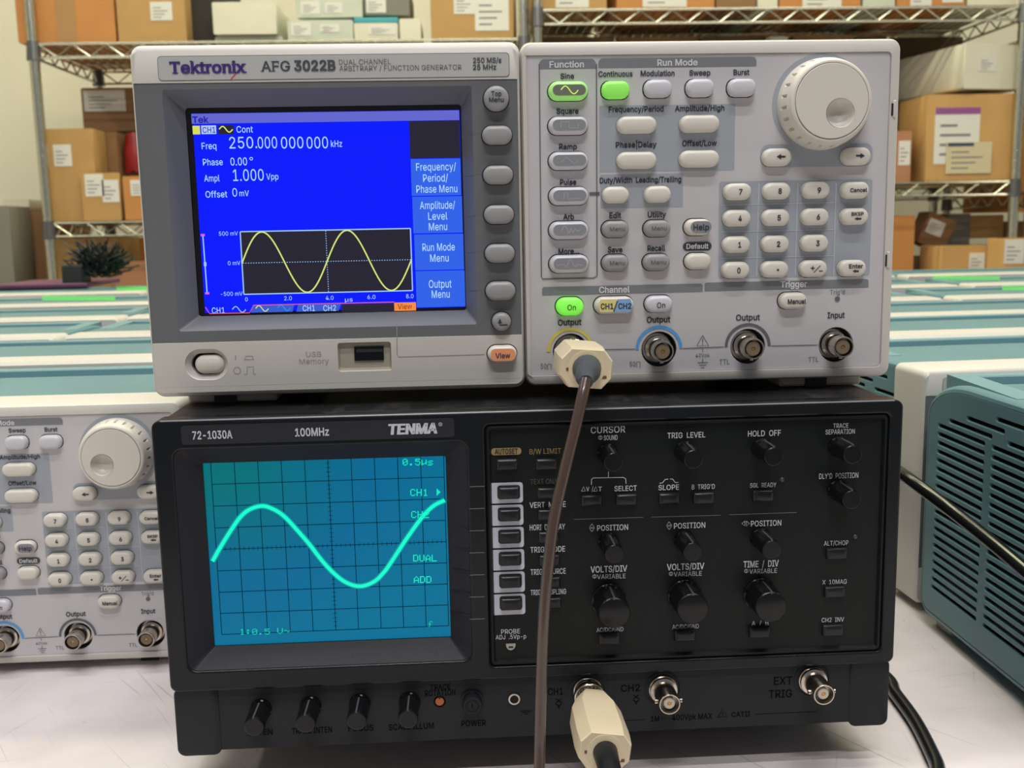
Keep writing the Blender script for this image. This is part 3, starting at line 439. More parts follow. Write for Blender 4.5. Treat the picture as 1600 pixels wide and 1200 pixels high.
for x, y in ((962.5, 358), (1028, 357), (962.5, 411), (1027, 410)):
    o = button(x, y, 42, 26.5, D, YB, BTNG, FG); ptext(o, 'Menu', x-9.5, x+14, y, 6.5, YB-D-.0002, INKG, .005)
o = button(1091.5, 355, 41, 26, D, YB, BTNW, FG); gg = G(); gg.prect(1079, 345.5, 1112, 364.5, YB-D-.0001, .0026); gg.build('inset', INSET, o, None, False); ptext(o, 'Help', 1083.5, 1108, 355, 9, YB-D-.0003, INK, .016)
button(1092, 408.5, 41, 25.5, D, YB, BTNW, FG)
KP = (('7', 1154, 299.5), ('8', 1215.5, 298.3), ('9', 1276.8, 297), ('4', 1153, 341), ('5', 1214, 340), ('6', 1275.3, 338.8), ('1', 1152, 382.3), ('2', 1213, 381.3), ('3', 1274.5, 380), ('0', 1151, 422.4), ('.', 1212, 421.2), ('+/-', 1272.7, 420))
for s, x, y in KP:
    o = button(x, y, 43, 26.5, D, YB, BTNW, FG)
    if s == '.': gg = G(); gg.prect(x+2, y-1, x+5.2, y+2.2, YB-D-.0002); gg.build('lettering', INK, o, None, False)
    elif s == '+/-':
        gg = G(); gg.line([(x-6, y-1), (x+.5, y-1)], .00045, YB-D-.0002); gg.line([(x-2.7, y-4.3), (x-2.7, y+2.3)], .00045, YB-D-.0002); gg.line([(x-1, y+6), (x+9, y-5)], .00035, YB-D-.0002); gg.line([(x+7, y+3.5), (x+13, y+3.5)], .00045, YB-D-.0002); gg.build('lettering', INK, o, None, False)
    else: ptext(o, s, x+(.8 if s != '1' else 1.5), x+6.2, y+.3, 8.3, YB-D-.0002, INK, .02)
o = button(1338, 297, 44, 26.5, D, YB, BTNW, FG); ptext(o, 'Cancel', 1328.5, 1355, 297, 6, YB-D-.0002, INK, .02)
def arrow(gg, x, y, w, h, dr, yy):
    gg.line([(x-dr*w*.5, y), (x+dr*w*.1, y)], .0008, yy); gg.ppoly([(x+dr*w*.5, y), (x, y-h/2), (x, y+h/2)], yy)
o = button(1337, 338.3, 43, 26, D, YB, BTNW, FG); gg = G(); gg.text('BKSP', 1330.5, 1349.5, 334.3, 5.5, YB-D-.0002, .02); arrow(gg, 1340.5, 341.8, 11, 5.5, -1, YB-D-.0002); gg.build('lettering', INK, o, None, False)
o = button(1333.5, 419.3, 43, 26, D, YB, BTNW, FG); gg = G(); gg.text('Enter', 1326.5, 1348.5, 416, 6.3, YB-D-.0002, .02); arrow(gg, 1337, 423.8, 10, 5.5, -1, YB-D-.0002); gg.build('lettering', INK, o, None, False)
o = button(1241, 470.5, 43, 26, D, YB, BTNW, FG); ptext(o, 'Manual', 1231, 1259.5, 471.2, 7.2, YB-D-.0002, INK, .02)
for x, y, dr in ((1216, 245.3, -1), (1340, 243.8, 1)):
    o = button(x, y, 45, 28, D, YB, BTNW, FG); gg = G(); arrow(gg, x+4.5, y-.5, 14, 8.5, dr, YB-D-.0002); gg.build('lettering', INK, o, None, False)
ONL = button(891, 479.3, 43, 28.5, D, YB, mat('lit_green_output', (140, 226, 96), .35, emit=.6, ergb=(92, 224, 50)), FG); ptext(ONL, 'On', 886.5, 900, 480.5, 8.5, YB-D-.0002, INK, .008)
o = button(960.5, 477.5, 62, 27.5, D, YB, BTNW, FG)
yy = YB-D-.0001
gg = G(); gg.ppoly([(938, 468), (964, 467.5), (958.5, 487.5), (938, 488), (935, 478)], yy); gg.build('yellow_half', mat('print_pale_yellow', (222, 212, 140), .5), o, None, False)
gg = G(); gg.ppoly([(965, 467.5), (985, 467), (988.5, 477), (985, 487), (959.5, 487.5)], yy); gg.build('blue_half', mat('print_pale_blue', (130, 172, 222), .5), o, None, False)
gg = G(); gg.text('CH1', 938.5, 958.5, 478.7, 8.5, yy-.0001, .02); gg.text('CH2', 966, 986.5, 478.3, 8.5, yy-.0001, .02); gg.line([(958.8, 487), (965, 470)], .0005, yy-.0001); gg.build('lettering', INK, o, None, False)
o = button(1030.5, 475.5, 43, 26.5, D, YB, BTNC, FG); ptext(o, 'On', 1026.5, 1039.5, 477, 8.5, YB-D-.0002, INK, .008)

# --- jog wheel
kz = B(1282.7, 163.5, y=YB); NT = 24
KN = link('jog_wheel', None, FG, (kz.x, YB, kz.z))
def rf(r, k, i): return r-(.0012 if (k in (3, 4) and i % 10 in (0, 1)) else 0)
prof = [(.0196, YB+.001), (.0196, YB-.002), (.0193, YB-.0048), (.0191, YB-.0052), (.0186, YB-.0092), (.0185, YB-.0096), (.0181, YB-.0112), (.0175, YB-.0127), (.0168, YB-.0133), (.0161, YB-.0134), (.0158, YB-.0127), (.0156, YB-.0127)]
g = G(); L = []
n = NT*10
for k, (r, y) in enumerate(prof): L.append([(kz.x+rf(r, k, i)*cos(2*pi*i/n+.09), y, kz.z+rf(r, k, i)*sin(2*pi*i/n+.09)) for i in range(n)])
g.loft(L, False, False); recalc(g.build('skirt', BTNW, KN, (kz.x, YB, kz.z), ang=25))
dm = B(1313.5, 176.8, y=YB-.0137); dr = .0060
plate('face', BTNW, circ(kz.x, kz.z, .0157, 64), [circ(dm.x, dm.z, dr+.0002, 36)], YB-.0137, .001, .0002, KN, (kz.x, YB, kz.z))
recalc(G().lathe(dm.x, dm.z, [(dr+.0001, YB-.0137), (dr-.0002, YB-.0132), (dr*.9, YB-.0115), (dr*.72, YB-.0100), (dr*.5, YB-.0090), (dr*.25, YB-.0085), (0.00001, YB-.0084)], 36, caps=(False, True)).build('finger_dimple', BTNW, KN, (kz.x, YB, kz.z), ang=60))

# --- coaxial sockets of the generator
_bn = {}
def bnc(root, cx, cz, y0, L=.0125, kind='a'):
    e = link('coaxial_socket', None, root, (cx, y0, cz)); at = (cx, y0, cz)
    if kind in _bn:
        for nm, me in _bn[kind]: link(nm, me, e, at)
        return e
    parts = []
    g = G(); g.lathe(cx, cz, [(.0074, y0+.001), (.0074, y0-.0006), (.0070, y0-.0008)] if kind == 'a' else [(.0064, y0+.001), (.0064, y0-.0012), (.0060, y0-.0016), (.0056, y0-.0016)], 6 if kind == 'x' else 36)
    parts.append(('flange', recalc(g.build('flange', NICK, e, at))))
    g = G(); r = .0048
    g.lathe(cx, cz, [(.0060, y0-.0006), (.0060, y0-.003), (r, y0-.0034), (r, y0-L+.0005), (r-.0003, y0-L), (r-.0007, y0-L), (r-.0008, y0-L+.0004), (r-.0009, y0-L+.006), (0.00001, y0-L+.006)], 36)
    for s in (-1, 1):
        if kind == 'b': g.tube([(cx+s*r*.9, y0-L+.0035, cz), (cx+s*(r+.0012), y0-L+.0035, cz)], .00095, 10)
        else: g.tube([(cx, y0-L+.0035, cz+s*r*.9), (cx, y0-L+.0035, cz+s*(r+.0007))], .00075, 10)
    parts.append(('barrel', recalc(g.build('barrel', NICK, e, at))))
    g = G(); q_ = .0033 if kind == 'a' else .0025; g.lathe(cx, cz, [(q_, y0-L+.006), (q_, y0-L+.0012), (q_-.0003, y0-L+.0009), (.0009, y0-L+.0009), (.0008, y0-L+.002), (0.00001, y0-L+.002)], 24)
    parts.append(('insulator', recalc(g.build('insulator', mat('socket_insulator_dark', (122, 106, 86), .5) if kind == 'a' else mat('socket_insulator_white', (196, 186, 172), .5), e, at))))
    g = G(); g.lathe(cx, cz, [(.0007, y0-L+.003), (.0007, y0-L+.0011), (.00001, y0-L+.0010)], 12); parts.append(('pin', g.build('pin', BRASS, e, at)))
    _bn[kind] = [(a, b.data) for a, b in parts]
    return e
for a, b, _ in BNCP:
    q = B(a, b, y=.0008); bnc(FG, q.x, q.z, .0055, .0145, 'a')

# ------------------------------------------------------------------ display half
g = G(); z131, z540 = B(510, 127, y=YL).z, B(530, 530.5, y=YL).z
SL = SX-.0003
zlow = ZB+.0042
g.loft([rr(XL, SL, ZB-.0003, ZT, .0046, .036), rr(XL, SL, ZB-.0003, ZT, .0046, .001), rr(XL+.0004, SL-.0005, ZB+.0005, ZT-.0010, .0042, -.0008), rr(XL+.0010, SL-.001, ZB+.0018, ZT-.0028, .0034, YL),
        rr(XL+.0012, SL-.0012, zlow, z131, .0002, YL), rr(XL+.0012, SL-.0012, zlow, z131, .0002, YL+.0010)], True, False)
recalc(g.build('display_frame', FRA, FG))
pw = prect_w(289, 545.5, 356, 593.5, YL); us = prect_w(528, 535, 611.5, 579.5, YL)
plate('lower_strip', FRA, xz(rr(XL+.0012, SL-.0012, zlow, z540+.0002, .0002, 0)), [xz(rr(*pw, (pw[3]-pw[2])/2-.0001, 0, 8)), xz(rr(*us, .0012, 0))], YL, .0022, .0001, FG)
# grey surround with the sloped recess
o0 = prect_w(266, 137, 741.5, 512.5, YL+.0006); yS = .0070
i0 = prect_w(300, 166, 724.5, 489.5, yS)
g = G(); g.loft([rr(XL+.0012, SL-.0012, z540+.0003, z131-.0002, .0003, YL+.0015), rr(XL+.0012, SL-.0012, z540+.0003, z131-.0002, .0003, YL+.0003), rr(*o0, .0012, YL+.0003), rr(*i0, .0012, yS)], False, False)
SUR = recalc(g.build('display_surround', GREYP, FG, ang=20))
G().add([tuple(p) for p in rr(i0[0]-.002, i0[1]+.002, i0[2]-.002, i0[3]+.002, .001, yS+.0006)], [tuple(range(24))]).build('screen_rim', mat('screen_rim_black', (12, 12, 20), .25), FG)
# leader grooves from the screen to the soft keys
g = G()
for y1, y2, xa in ((215.5, 211, 724), (278, 273.5, 727), (341, 337.5, 729), (397.5, 395, 731), (457, 456, 733)): g.line([(xa, y1-2), (xa+8, y1-2.5), (748+(xa-724)*.5, y2-2.5)], .0003, YL+.0003)
g.each('leader_groove', mat('groove_dark', (70, 73, 77), .6), SUR)
g = G(); g.line([(620, 505), (620.5, 554), (623, 558), (757, 554)], .0004, YL-.0001); g.build('view_groove', mat('groove_cream_dark', (150, 147, 140), .6), FG, None, False)
# nameplate
np_ = prect_w(247.5, 86, 795, 122.5, YL); NPO = G().poly(rr(np_[0]-.0003, np_[1]+.0003, np_[2]-.0003, np_[3]+.0003, .0016, YL-.0001)).build('nameplate_groove', mat('groove_grey', (118, 118, 118), .6), FG, None, False)
NP = recalc(G().loft([rr(*np_, .0014, YL+.0002), rr(*np_, .0014, YL-.0003)]).build('nameplate', mat('nameplate_silver', (182, 184, 182), .35), FG))
YN = YL-.0005
SERIF = {'T': 'LbM TlL TlR', 'e': '', 'k': 'BL', 't': '', 'r': 'bL', 'o': '', 'n': 'bLR', 'i': '', 'x': '', 'A': '', 'F': '', 'G': '', 'B': ''}
def serif_text(g, s, x0, x1, yc, cap, y, bold):
    """slab serifs added to the stems of the plain built-in letters"""
    v, f = text_mesh(s, bold); a = B(x0, yc, y=y); b = B(x1, yc, y=y); mx = min(q[0] for q in v); Mx = max(q[0] for q in v)
    top = B((x0+x1)/2, yc-cap/2, y=y).z; bot = B((x0+x1)/2, yc+cap/2, y=y).z; sx = (b.x-a.x)/(Mx-mx); sz = (top-bot)/.70
    P = lambda u, w, k=2: (a.x+(u-mx)*sx, y-k*2e-5, bot+w*sz)
    g.add([P(*q) for q in v], f)
    if bold > .02:
        for k, o in ((3, -.012), (4, .012)): g.add([P(q[0]+o, q[1], q[2]+k) for q in v], f)
    def extent(i):                                       # x-range of glyph i: text up to i and up to i+1
        va, _ = text_mesh(s[:i+1], bold); m1 = max(q[0] for q in va)
        if i == 0: return min(q[0] for q in va), m1
        vb, _ = text_mesh(s[i], bold); w = max(q[0] for q in vb)-min(q[0] for q in vb); return m1-w, m1
    def slab(c, w, z, h=.07): g.poly([P(c-w, z), P(c+w, z), P(c+w, z+h), P(c-w, z+h)])
    st = .045+bold
    for i, ch in enumerate(s):
        if ch == ' ': continue
        l, r = extent(i); m = (l+r)/2
        if ch == 'T': slab(m, .17, -bold); slab(l+.03, .03, .52, .17); slab(r-.03, .03, .52, .17)
        if ch == 'k': slab(l+st, .12, -bold); slab(l+st-.05, .08, .70); slab(r-.06, .11, -bold); slab(r-.1, .12, .48)
        if ch == 'r': slab(l+st, .13, -bold); slab(l+st-.05, .09, .48)
        if ch == 'n': slab(l+st, .11, -bold); slab(r-st, .11, -bold); slab(l+st-.05, .09, .48)
        if ch == 'i': slab(m, .12, -bold); slab(m-.04, .1, .48)
        if ch == 'x': slab(l+.08, .11, -bold); slab(r-.08, .12, -bold); slab(l+.1, .12, .48); slab(r-.1, .11, .48)
        if ch == 'A': slab(l+.06, .11, -bold, .05); slab(r-.06, .13, -bold, .05)
        if ch == 'F': slab(l+st, .14, -bold, .05); slab(l+st-.06, .07, .66, .05); slab(r-.03, .03, .5, .2)
        if ch == 'B': slab(l+st-.05, .08, -bold, .05); slab(l+st-.05, .08, .66, .05)
        if ch == 'G': slab(r-.05, .09, .3, .05)
g = G(); serif_text(g, 'Tektronix', 265, 384, 105.2, 17.5, YN, .021); g.build('maker_lettering', mat('print_violet', (64, 48, 122), .5), NP, None, False)
G().line([(369.5, 114), (360, 124.5)], .0004, YN).build('red_slash', mat('print_red', (214, 50, 50), .5), NP, None, False)
g = G(); serif_text(g, 'AFG', 408, 453, 103.5, 15.5, YN, .012); serif_text(g, '3022B', 459.5, 524, 102.5, 15.5, YN, .022)
g.text('250 MS/s', 739, 783.5, 94.3, 8, YN, .018); g.text('25 MHz', 739, 775.5, 105, 8, YN, .018)
g.each('model_lettering', mat('print_slate', (72, 76, 84), .5), NP)
g = G(); g.text('DUAL CHANNEL', 529.5, 610.5, 96.7, 8, YN, -.006); g.text('ARBITRARY / FUNCTION GENERATOR', 530, 721, 106, 8, YN, -.006)
g.each('subtitle_lettering', INKG, NP)
# buttons of the display half
o = button(775.7, 153, 39.5, 39.5, D, YL, BTNS, FG); ptext(o, 'Top', 767.5, 783.5, 146.3, 7.3, YL-D-.0002, INK, .018); ptext(o, 'Menu', 764, 787.5, 155.8, 7, YL-D-.0002, INK, .018)
for x, y in ((777, 210.5), (778.5, 273), (780, 335), (781.3, 396), (782.5, 455)): button(x, y, 47, 29.5, D, YL, BTNS, FG)
o = button(784, 503, 30, 29, D, YL, BTNS, FG); gg = G(); yy = YL-D-.0002; gg.line([(781, 504), (781, 508), (793, 507.6)], .0006, yy); gg.ppoly([(781, 497), (777.8, 505.5), (784.5, 505)], yy); gg.build('lettering', INK, o, None, False)
o = button(785, 554, 46, 27, D, YL, BTNW, FG); gg = G(); gg.prect(767, 545, 805, 564, YL-D-.0001, .002); gg.build('orange_inset', mat('print_orange', (232, 156, 112), .45), o, None, False); ptext(o, 'View', 774, 797.5, 555.8, 7.8, YL-D-.0002, INK, .016)
# power button in its oval well
hw = (pw[3]-pw[2])/2; i_ = .0021
recalc(G().loft([rr(*pw, hw-.0001, YL+.0003, 8), rr(pw[0]+i_, pw[1]-i_, pw[2]+i_, pw[3]-i_, hw-i_, YL+.0028, 8), rr(pw[0]+i_, pw[1]-i_, pw[2]+i_, pw[3]-i_, hw-i_, YL+.0060, 8)], False, False).build('power_well', FRA, FG))
G().box(pw[0]+.001, pw[1]-.001, YL+.0058, YL+.0064, pw[2]+.001, pw[3]-.001).build('well_floor', GAP, FG)
button(326.5, 570, 47, 29, .0056, YL+.0058, BTNW, FG, name='power_button')
g = G(); dk = mat('embossed_mark', (160, 156, 150), .6)
g.line([(368, 555), (368, 562.5)], .0005, YL-.0001); q = B(370.5, 579, y=YL); g.arc(q.x, q.z, .0015, .0004, YL-.0001, 0, 360); g.line([(381, 562), (397, 561.5)], .0004, YL-.0001); g.line([(383.5, 561), (383.5, 556.5), (395, 556.5), (395, 561)], .0004, YL-.0001)
g.line([(381, 585), (386, 585), (386, 573.5), (396, 573), (396, 584.5), (400, 584.5)], .0004, YL-.0001)
g.text('USB', 478, 502, 553.5, 8, YL-.0001, .006); g.text('Memory', 467.5, 514, 564.3, 8, YL-.0001, .006)
g.each('embossed_mark', dk, FG)
# usb port
US = recalc(G().loft([rr(*us, .0012, YL+.0003), rr(us[0]+.0008, us[1]-.0008, us[2]+.0012, us[3]-.0008, .001, YL+.0022)], False, True).build('usb_port', mat('usb_well_grey', (168, 162, 148), .5), FG))
G().box(*prect_w(553, 542, 599, 564, YL-.0003)[:2], YL+.0014, YL+.0021, *prect_w(553, 542, 599, 564, YL-.0003)[2:]).build('slot', mat('usb_dark', (18, 20, 24), .3, metal=.4), US)
a = prect_w(556, 546, 597, 551, YL-.0007); G().box(a[0], a[1], YL+.0011, YL+.0015, a[2], a[3]).build('tongue', mat('usb_tongue', (40, 44, 50), .4), US)
# feet
for yf in (.012, .135):
    for xa, xb in ((-.1545, -.1145), (.1185, .1572)):
        e = recalc(G().box(xa, xb, yf, yf+.02, .1703, .1775, .001).build('foot', mat('foot_grey', (176, 172, 160), .5), FG))
        G().box(xa+.012, xa+.022, yf-.001, yf+.021, .1702, .1772).build('rubber_pad', RUBB, e)

# ------------------------------------------------------------------ generator screen
def em(name, rgb, k=1.0): 
    m = mat(name, (5, 5, 8), .35, emit=k, ergb=rgb, spec=.25); return m
y0 = yS+.0003
DS = G(); DS.prect(310, 174.5, 722, 484.5, y0); DSP = DS.build('display', em('display_blue', (0, 24, 252)), FG, None, False)
def sub(g, name, m): return g.build(name, m, DSP, None, False) if name in ('graph_lines', 'white_lettering') else g.each(name, m, DSP)
y1 = y0-.0001; y2 = y0-.0002; y3 = y0-.0003
g = G(); g.prect(299, 175, 717.5, 190.5, y1); sub(g, 'title_bar', em('display_lilac', (104, 108, 216), .9))
g = G(); g.prect(640, 188.5, 718.5, 247, y1); g.prect(378, 359.5, 643, 457, y1); g.prect(341, 195.5, 365, 209.5, y1); g.prect(534, 474.5, 616, 488, y1); sub(g, 'dark_fields', em('display_dark', (44, 40, 56), .8))
for x0, ya, x1, yb in ((642.5, 248, 720, 305.5), (645, 307, 722.5, 364), (648, 365.8, 724.5, 421.5), (650.3, 423, 726.5, 479.5)): g = G(); g.prect(x0, ya, x1, yb, y1); sub(g, 'menu_tile', em('display_tile', (48, 98, 232)))
g = G(); g.ppoly([(395, 477), (460, 475.5), (457, 487), (392, 488.5)], y1); g.ppoly([(466, 475.5), (533, 474), (529, 485.5), (463, 487)], y1); sub(g, 'tabs', em('display_tab', (56, 92, 206)))
g = G(); g.prect(301, 196.5, 312.5, 210, y1); sub(g, 'yellow_mark', em('display_yellow', (214, 220, 96)))
g = G(); g.prect(314.5, 196, 337.8, 209.5, y1); sub(g, 'channel_mark', em('display_pale', (176, 200, 244)))
g = G(); g.prect(616, 472.5, 650, 485.5, y1); sub(g, 'view_tab', em('display_orange', (248, 140, 66)))
g = G(); g.text('View', 621.5, 643.5, 479, 8, y2, .004); sub(g, 'view_lettering', em('display_brown', (120, 30, 20)))
g = G(); g.text('CH1', 316.5, 336.5, 203, 9, y2, .006); g.text('Tek', 300.5, 326, 187, 9.5, y2, .02); sub(g, 'blue_lettering', em('display_ink_blue', (24, 30, 170)))
g = G()
for s, xa, xb, yc, cap in (('Frequency/', 650, 712.5, 260.5, 11.5), ('Period/', 661, 700, 278, 11.5), ('Phase Menu', 650.5, 714.5, 295, 11.5), ('Amplitude/', 656, 711, 320.5, 11.5), ('Level', 669, 699, 337.5, 11.5), ('Menu', 670, 698.7, 354, 11.5),
                           ('Run Mode', 660, 710.6, 386, 11.5), ('Menu', 672, 701, 403, 11.5), ('Output', 670, 705.5, 443.5, 12), ('Menu', 674.5, 702.6, 459.5, 11.5), ('Cont', 369.5, 395, 202, 10), ('Freq', 315, 338, 228, 10),
                           ('Phase', 317, 348, 253.2, 10), ('Ampl', 319, 343, 278.5, 10), ('Offset', 321, 355, 303.5, 10), ('kHz', 517, 534.5, 224.5, 10), ('0.00', 360, 386, 252.3, 12), ('Vpp', 416, 435, 275.8, 9.5), ('mV', 374, 389, 302, 9),
                           ('CH1', 331, 351, 485, 9), ('CH1', 473, 492, 481.5, 9), ('CH2', 505, 525, 481.3, 9)): g.text(s, xa, xb, yc, cap, y2, .004)
for s, xa, xb in (('250.', 358, 401.5), ('000', 402.5, 433), ('000', 439, 474), ('000', 479, 512.5)): g.text(s, xa, xb, 222.8, 18, y2, -.008)
g.text('1.000', 364, 412, 273.5, 18, y2, -.008); g.text('0', 363, 370.5, 300.5, 13, y2, -.006)
q = B(392.5, 248, y=y2); g.arc(q.x, q.z, .0006, .0003, y2, 0, 360, 12)
for s, xa, xb, yc in (('500 mV', 342, 371.7, 364.8), ('0 mV', 356, 375.5, 411), ('-500 mV', 345, 379, 459), ('0', 383, 387, 467.7), ('2.0', 444, 456, 466), ('4.0', 509, 521, 465.3), ('6.0', 574, 586.5, 464), ('8.0', 634.5, 646, 462.7), ('µs', 539, 551, 468)): g.text(s, xa, xb, yc, 6.3, y2, .0)
sub(g, 'white_lettering', em('display_white', (178, 216, 250)))
ax = prect_w(378, 359.5, 643, 457, y2); g = G()
fr = [Vector((ax[0], 0, ax[3])), Vector((ax[1], 0, ax[3])), Vector((ax[1], 0, ax[2])), Vector((ax[0], 0, ax[2])), Vector((ax[0], 0, ax[3]))]
for i in range(4): g.ribbon([fr[i], fr[i+1]], .0005, y2)
zc = (ax[2]+ax[3])/2; xc = (ax[0]+ax[1])/2
for i in range(66): t = ax[0]+(ax[1]-ax[0])*(i+.3)/66; g.ribbon([Vector((t, 0, zc)), Vector((t+.0005, 0, zc))], .0003, y2)
for i in range(26): t = ax[2]+(ax[3]-ax[2])*(i+.3)/26; g.ribbon([Vector((xc, 0, t)), Vector((xc, 0, t+.0005))], .0003, y2)
g.line([(317, 369), (323.5, 457)], .0005, y2); g.prect(318.5, 409.5, 322.5, 416, y2)
sine = lambda x, y, w, h: [(x-w/2+w*k/14, y-h*sin(2*pi*k/14)) for k in range(15)]
g.line(sine(373.5, 483.5, 21, 4.5), .0004, y2)
sub(g, 'graph_lines', em('display_line', (160, 200, 246)))
g = G(); P = [Vector((ax[0]+(ax[1]-ax[0])*i/120, 0, zc+(ax[3]-ax[2])*.49*sin(4*pi*i/120))) for i in range(121)]; g.ribbon(P, .00062, y3)
g.line(sine(353, 202, 21, 4.5), .0005, y3); g.line(sine(409.5, 482, 20, 4.5), .0004, y3); sub(g, 'yellow_trace', em('display_trace', (214, 230, 120)))
g = G(); g.line(sine(444, 481, 20, 4.5), .0004, y3); sub(g, 'cyan_trace', em('display_cyan', (30, 150, 236)))
g = G(); g.line([(321, 480), (327.5, 490), (390, 488.8), (396, 477), (616, 472)], .0004, y3); sub(g, 'red_line', em('display_red', (226, 90, 130)))
g = G(); g.prect(313.5, 365.5, 320, 369, y3); g.prect(320.5, 456.5, 327, 460, y3); sub(g, 'pink_ends', em('display_pink', (214, 100, 214)))

# ================================================================== oscilloscope
YT = -.0313
OS = thing('oscilloscope', (0, .19, 0), 'black analogue oscilloscope with teal tube showing one sine wave, bottom of the central stack', 'oscilloscope')
TB = mat('black_plastic', (24, 27, 30), .22, spec=.22, bump=.12, nscale=1500, noise=.06)
TBF = mat('black_control_panel', (24, 28, 28), .36, spec=.16, bump=.06, nscale=1500, noise=.05)
TSK = mat('charcoal_skirt', (38, 40, 43), .45, spec=.16, bump=.1, nscale=1200)
TBZ = mat('tube_surround', (38, 38, 44), .42, spec=.16, bump=.15, nscale=1600)
KNB = mat('knob_gloss_black', (16, 17, 19), .26, spec=.3)
BTB = mat('black_key', (26, 28, 30), .28, spec=.3)
TX1 = .159
zl = (B(270, 1083, y=YT).z+B(1394, 1036, y=YT).z)/2
def dusty():
    m = bpy.data.materials.new('dusty_black_cover'); m.use_nodes = True; nt = m.node_tree; L = nt.links; b = nt.nodes['Principled BSDF']
    tc = nt.nodes.new('ShaderNodeTexCoord'); mp = nt.nodes.new('ShaderNodeMapping'); mp.inputs['Scale'].default_value = (1, .35, 1); L.new(tc.outputs['Object'], mp.inputs[0])
    n = nt.nodes.new('ShaderNodeTexNoise'); n.inputs['Scale'].default_value = 45; n.inputs['Detail'].default_value = 9; n.inputs['Roughness'].default_value = .7; L.new(mp.outputs[0], n.inputs['Vector'])
    r = nt.nodes.new('ShaderNodeValToRGB'); r.color_ramp.elements[0].position = .5; r.color_ramp.elements[0].color = lin((20, 21, 23)); r.color_ramp.elements[1].position = .78; r.color_ramp.elements[1].color = lin((70, 67, 68))
    L.new(n.outputs[0], r.inputs[0]); L.new(r.outputs[0], b.inputs['Base Color']); b.inputs['Roughness'].default_value = .42; b.inputs['Specular IOR Level'].default_value = .25
    return m
g = G(); g.loft([rr(-TX1+.001, TX1-.001, .026, .1698, .004, YT+.0112, 4), rr(-TX1+.001, TX1-.001, .026, .1698, .004, .415, 4)]); recalc(g.build('cover', dusty(), OS))
sc = prect_w(281, 697, 733.5, 1041.5, YT)              # tube opening
ci = prect_w(761, 655.5, 1383.5, 1030, YT)             # control panel opening
OUT = rr(-TX1, TX1, zl, .1702, .0035, 0, 6)
FP = plate('front_bezel', TB, xz(OUT), [xz(rr(*sc, .004, 0)), xz(rr(*ci, .0022, 0))], YT, .0115, .0010, OS)
g = G(); g.tube([(-TX1+.004, YT+.0005, .1699), (TX1-.004, YT+.0005, .1699)], .00042, 6); g.build('edge_highlight', mat('edge_highlight_grey', (128, 128, 134), .3), OS)  # thin pale strip: the glint on the top front edge, put into the colour
# tube surround
YI = YT+.0090; si = prect_w(325, 718, 700.5, 1003, YI)
g = G(); g.loft([rr(sc[0]-.0005, sc[1]+.0005, sc[2]-.0005, sc[3]+.0005, .004, YT+.0006), rr(*si, .0008, YI), rr(*si, .0006, YI+.0012)], False, False)
SURR = recalc(g.build('tube_surround', TBZ, OS, ang=20))
# tube
def tube_mat():
    m = bpy.data.materials.new('tube_glow_teal'); m.use_nodes = True; nt = m.node_tree; L = nt.links; b = nt.nodes['Principled BSDF']
    tc = nt.nodes.new('ShaderNodeTexCoord'); n = nt.nodes.new('ShaderNodeVectorMath'); n.operation = 'LENGTH'
    mp = nt.nodes.new('ShaderNodeMapping'); mp.inputs['Location'].default_value = (-.02, 0, .02); mp.vector_type = 'POINT'; L.new(tc.outputs['Generated'], mp.inputs[0])
    mp.inputs['Scale'].default_value = (1, 0, 1); mp.inputs['Location'].default_value = (-.05, 0, -.95); L.new(mp.outputs[0], n.inputs[0])
    r = nt.nodes.new('ShaderNodeValToRGB'); E = r.color_ramp.elements; E[0].position = .12; E[0].color = lin((0, 112, 120)); E[1].position = .62; E[1].color = lin((0, 104, 148))
    e = E.new(1.0); e.color = lin((0, 112, 150)); L.new(n.outputs['Value'], r.inputs[0])
    b.inputs['Base Color'].default_value = (.003, .01, .012, 1); L.new(r.outputs[0], b.inputs['Emission Color']); b.inputs['Emission Strength'].default_value = .97; b.inputs['Roughness'].default_value = .4; b.inputs['Specular IOR Level'].default_value = .12
    return m
G().add([(si[0]-.001, YI+.0010, si[2]-.001), (si[1]+.001, YI+.0010, si[2]-.001), (si[1]+.001, YI+.0010, si[3]+.001), (si[0]-.001, YI+.0010, si[3]+.001)], [(0, 1, 2, 3)])
g = G(); g.add([(si[0]-.001, YI+.0010, si[2]-.001), (si[1]+.001, YI+.0010, si[2]-.001), (si[1]+.001, YI+.0012, si[3]+.001), (si[0]-.001, YI+.0012, si[3]+.001)], [(0, 1, 2, 3)])
TUBE = g.build('tube_face', tube_mat(), OS, None, False)
Yg = YI+.0008; c = B(518.5, 852.5, y=Yg); dx = (B(699, 990, y=Yg).x-B(349, 990, y=Yg).x)/10; dx = (B(621, 852, y=Yg).x-B(405, 852, y=Yg).x)/6; dz = (B(518, 786, y=Yg).z-B(518, 920, y=Yg).z)/4
g = G(); th = .00030
for i in range(-5, 6): g.ribbon([Vector((c.x+i*dx, 0, c.z-4*dz)), Vector((c.x+i*dx, 0, c.z+4*dz))], th, Yg)
for i in range(-4, 5): g.ribbon([Vector((c.x-5*dx, 0, c.z+i*dz)), Vector((c.x+5*dx, 0, c.z+i*dz))], th, Yg)
for i in range(-25, 26): g.ribbon([Vector((c.x+i*dx/5, 0, c.z-.0009)), Vector((c.x+i*dx/5, 0, c.z+.0009))], .0002, Yg)
for i in range(-20, 21): g.ribbon([Vector((c.x-.0009, 0, c.z+i*dz/5)), Vector((c.x+.0009, 0, c.z+i*dz/5))], .0002, Yg)
g.build('graticule', mat('graticule_dark_blue', (2, 40, 66), .6, spec=.05), TUBE, None, False)
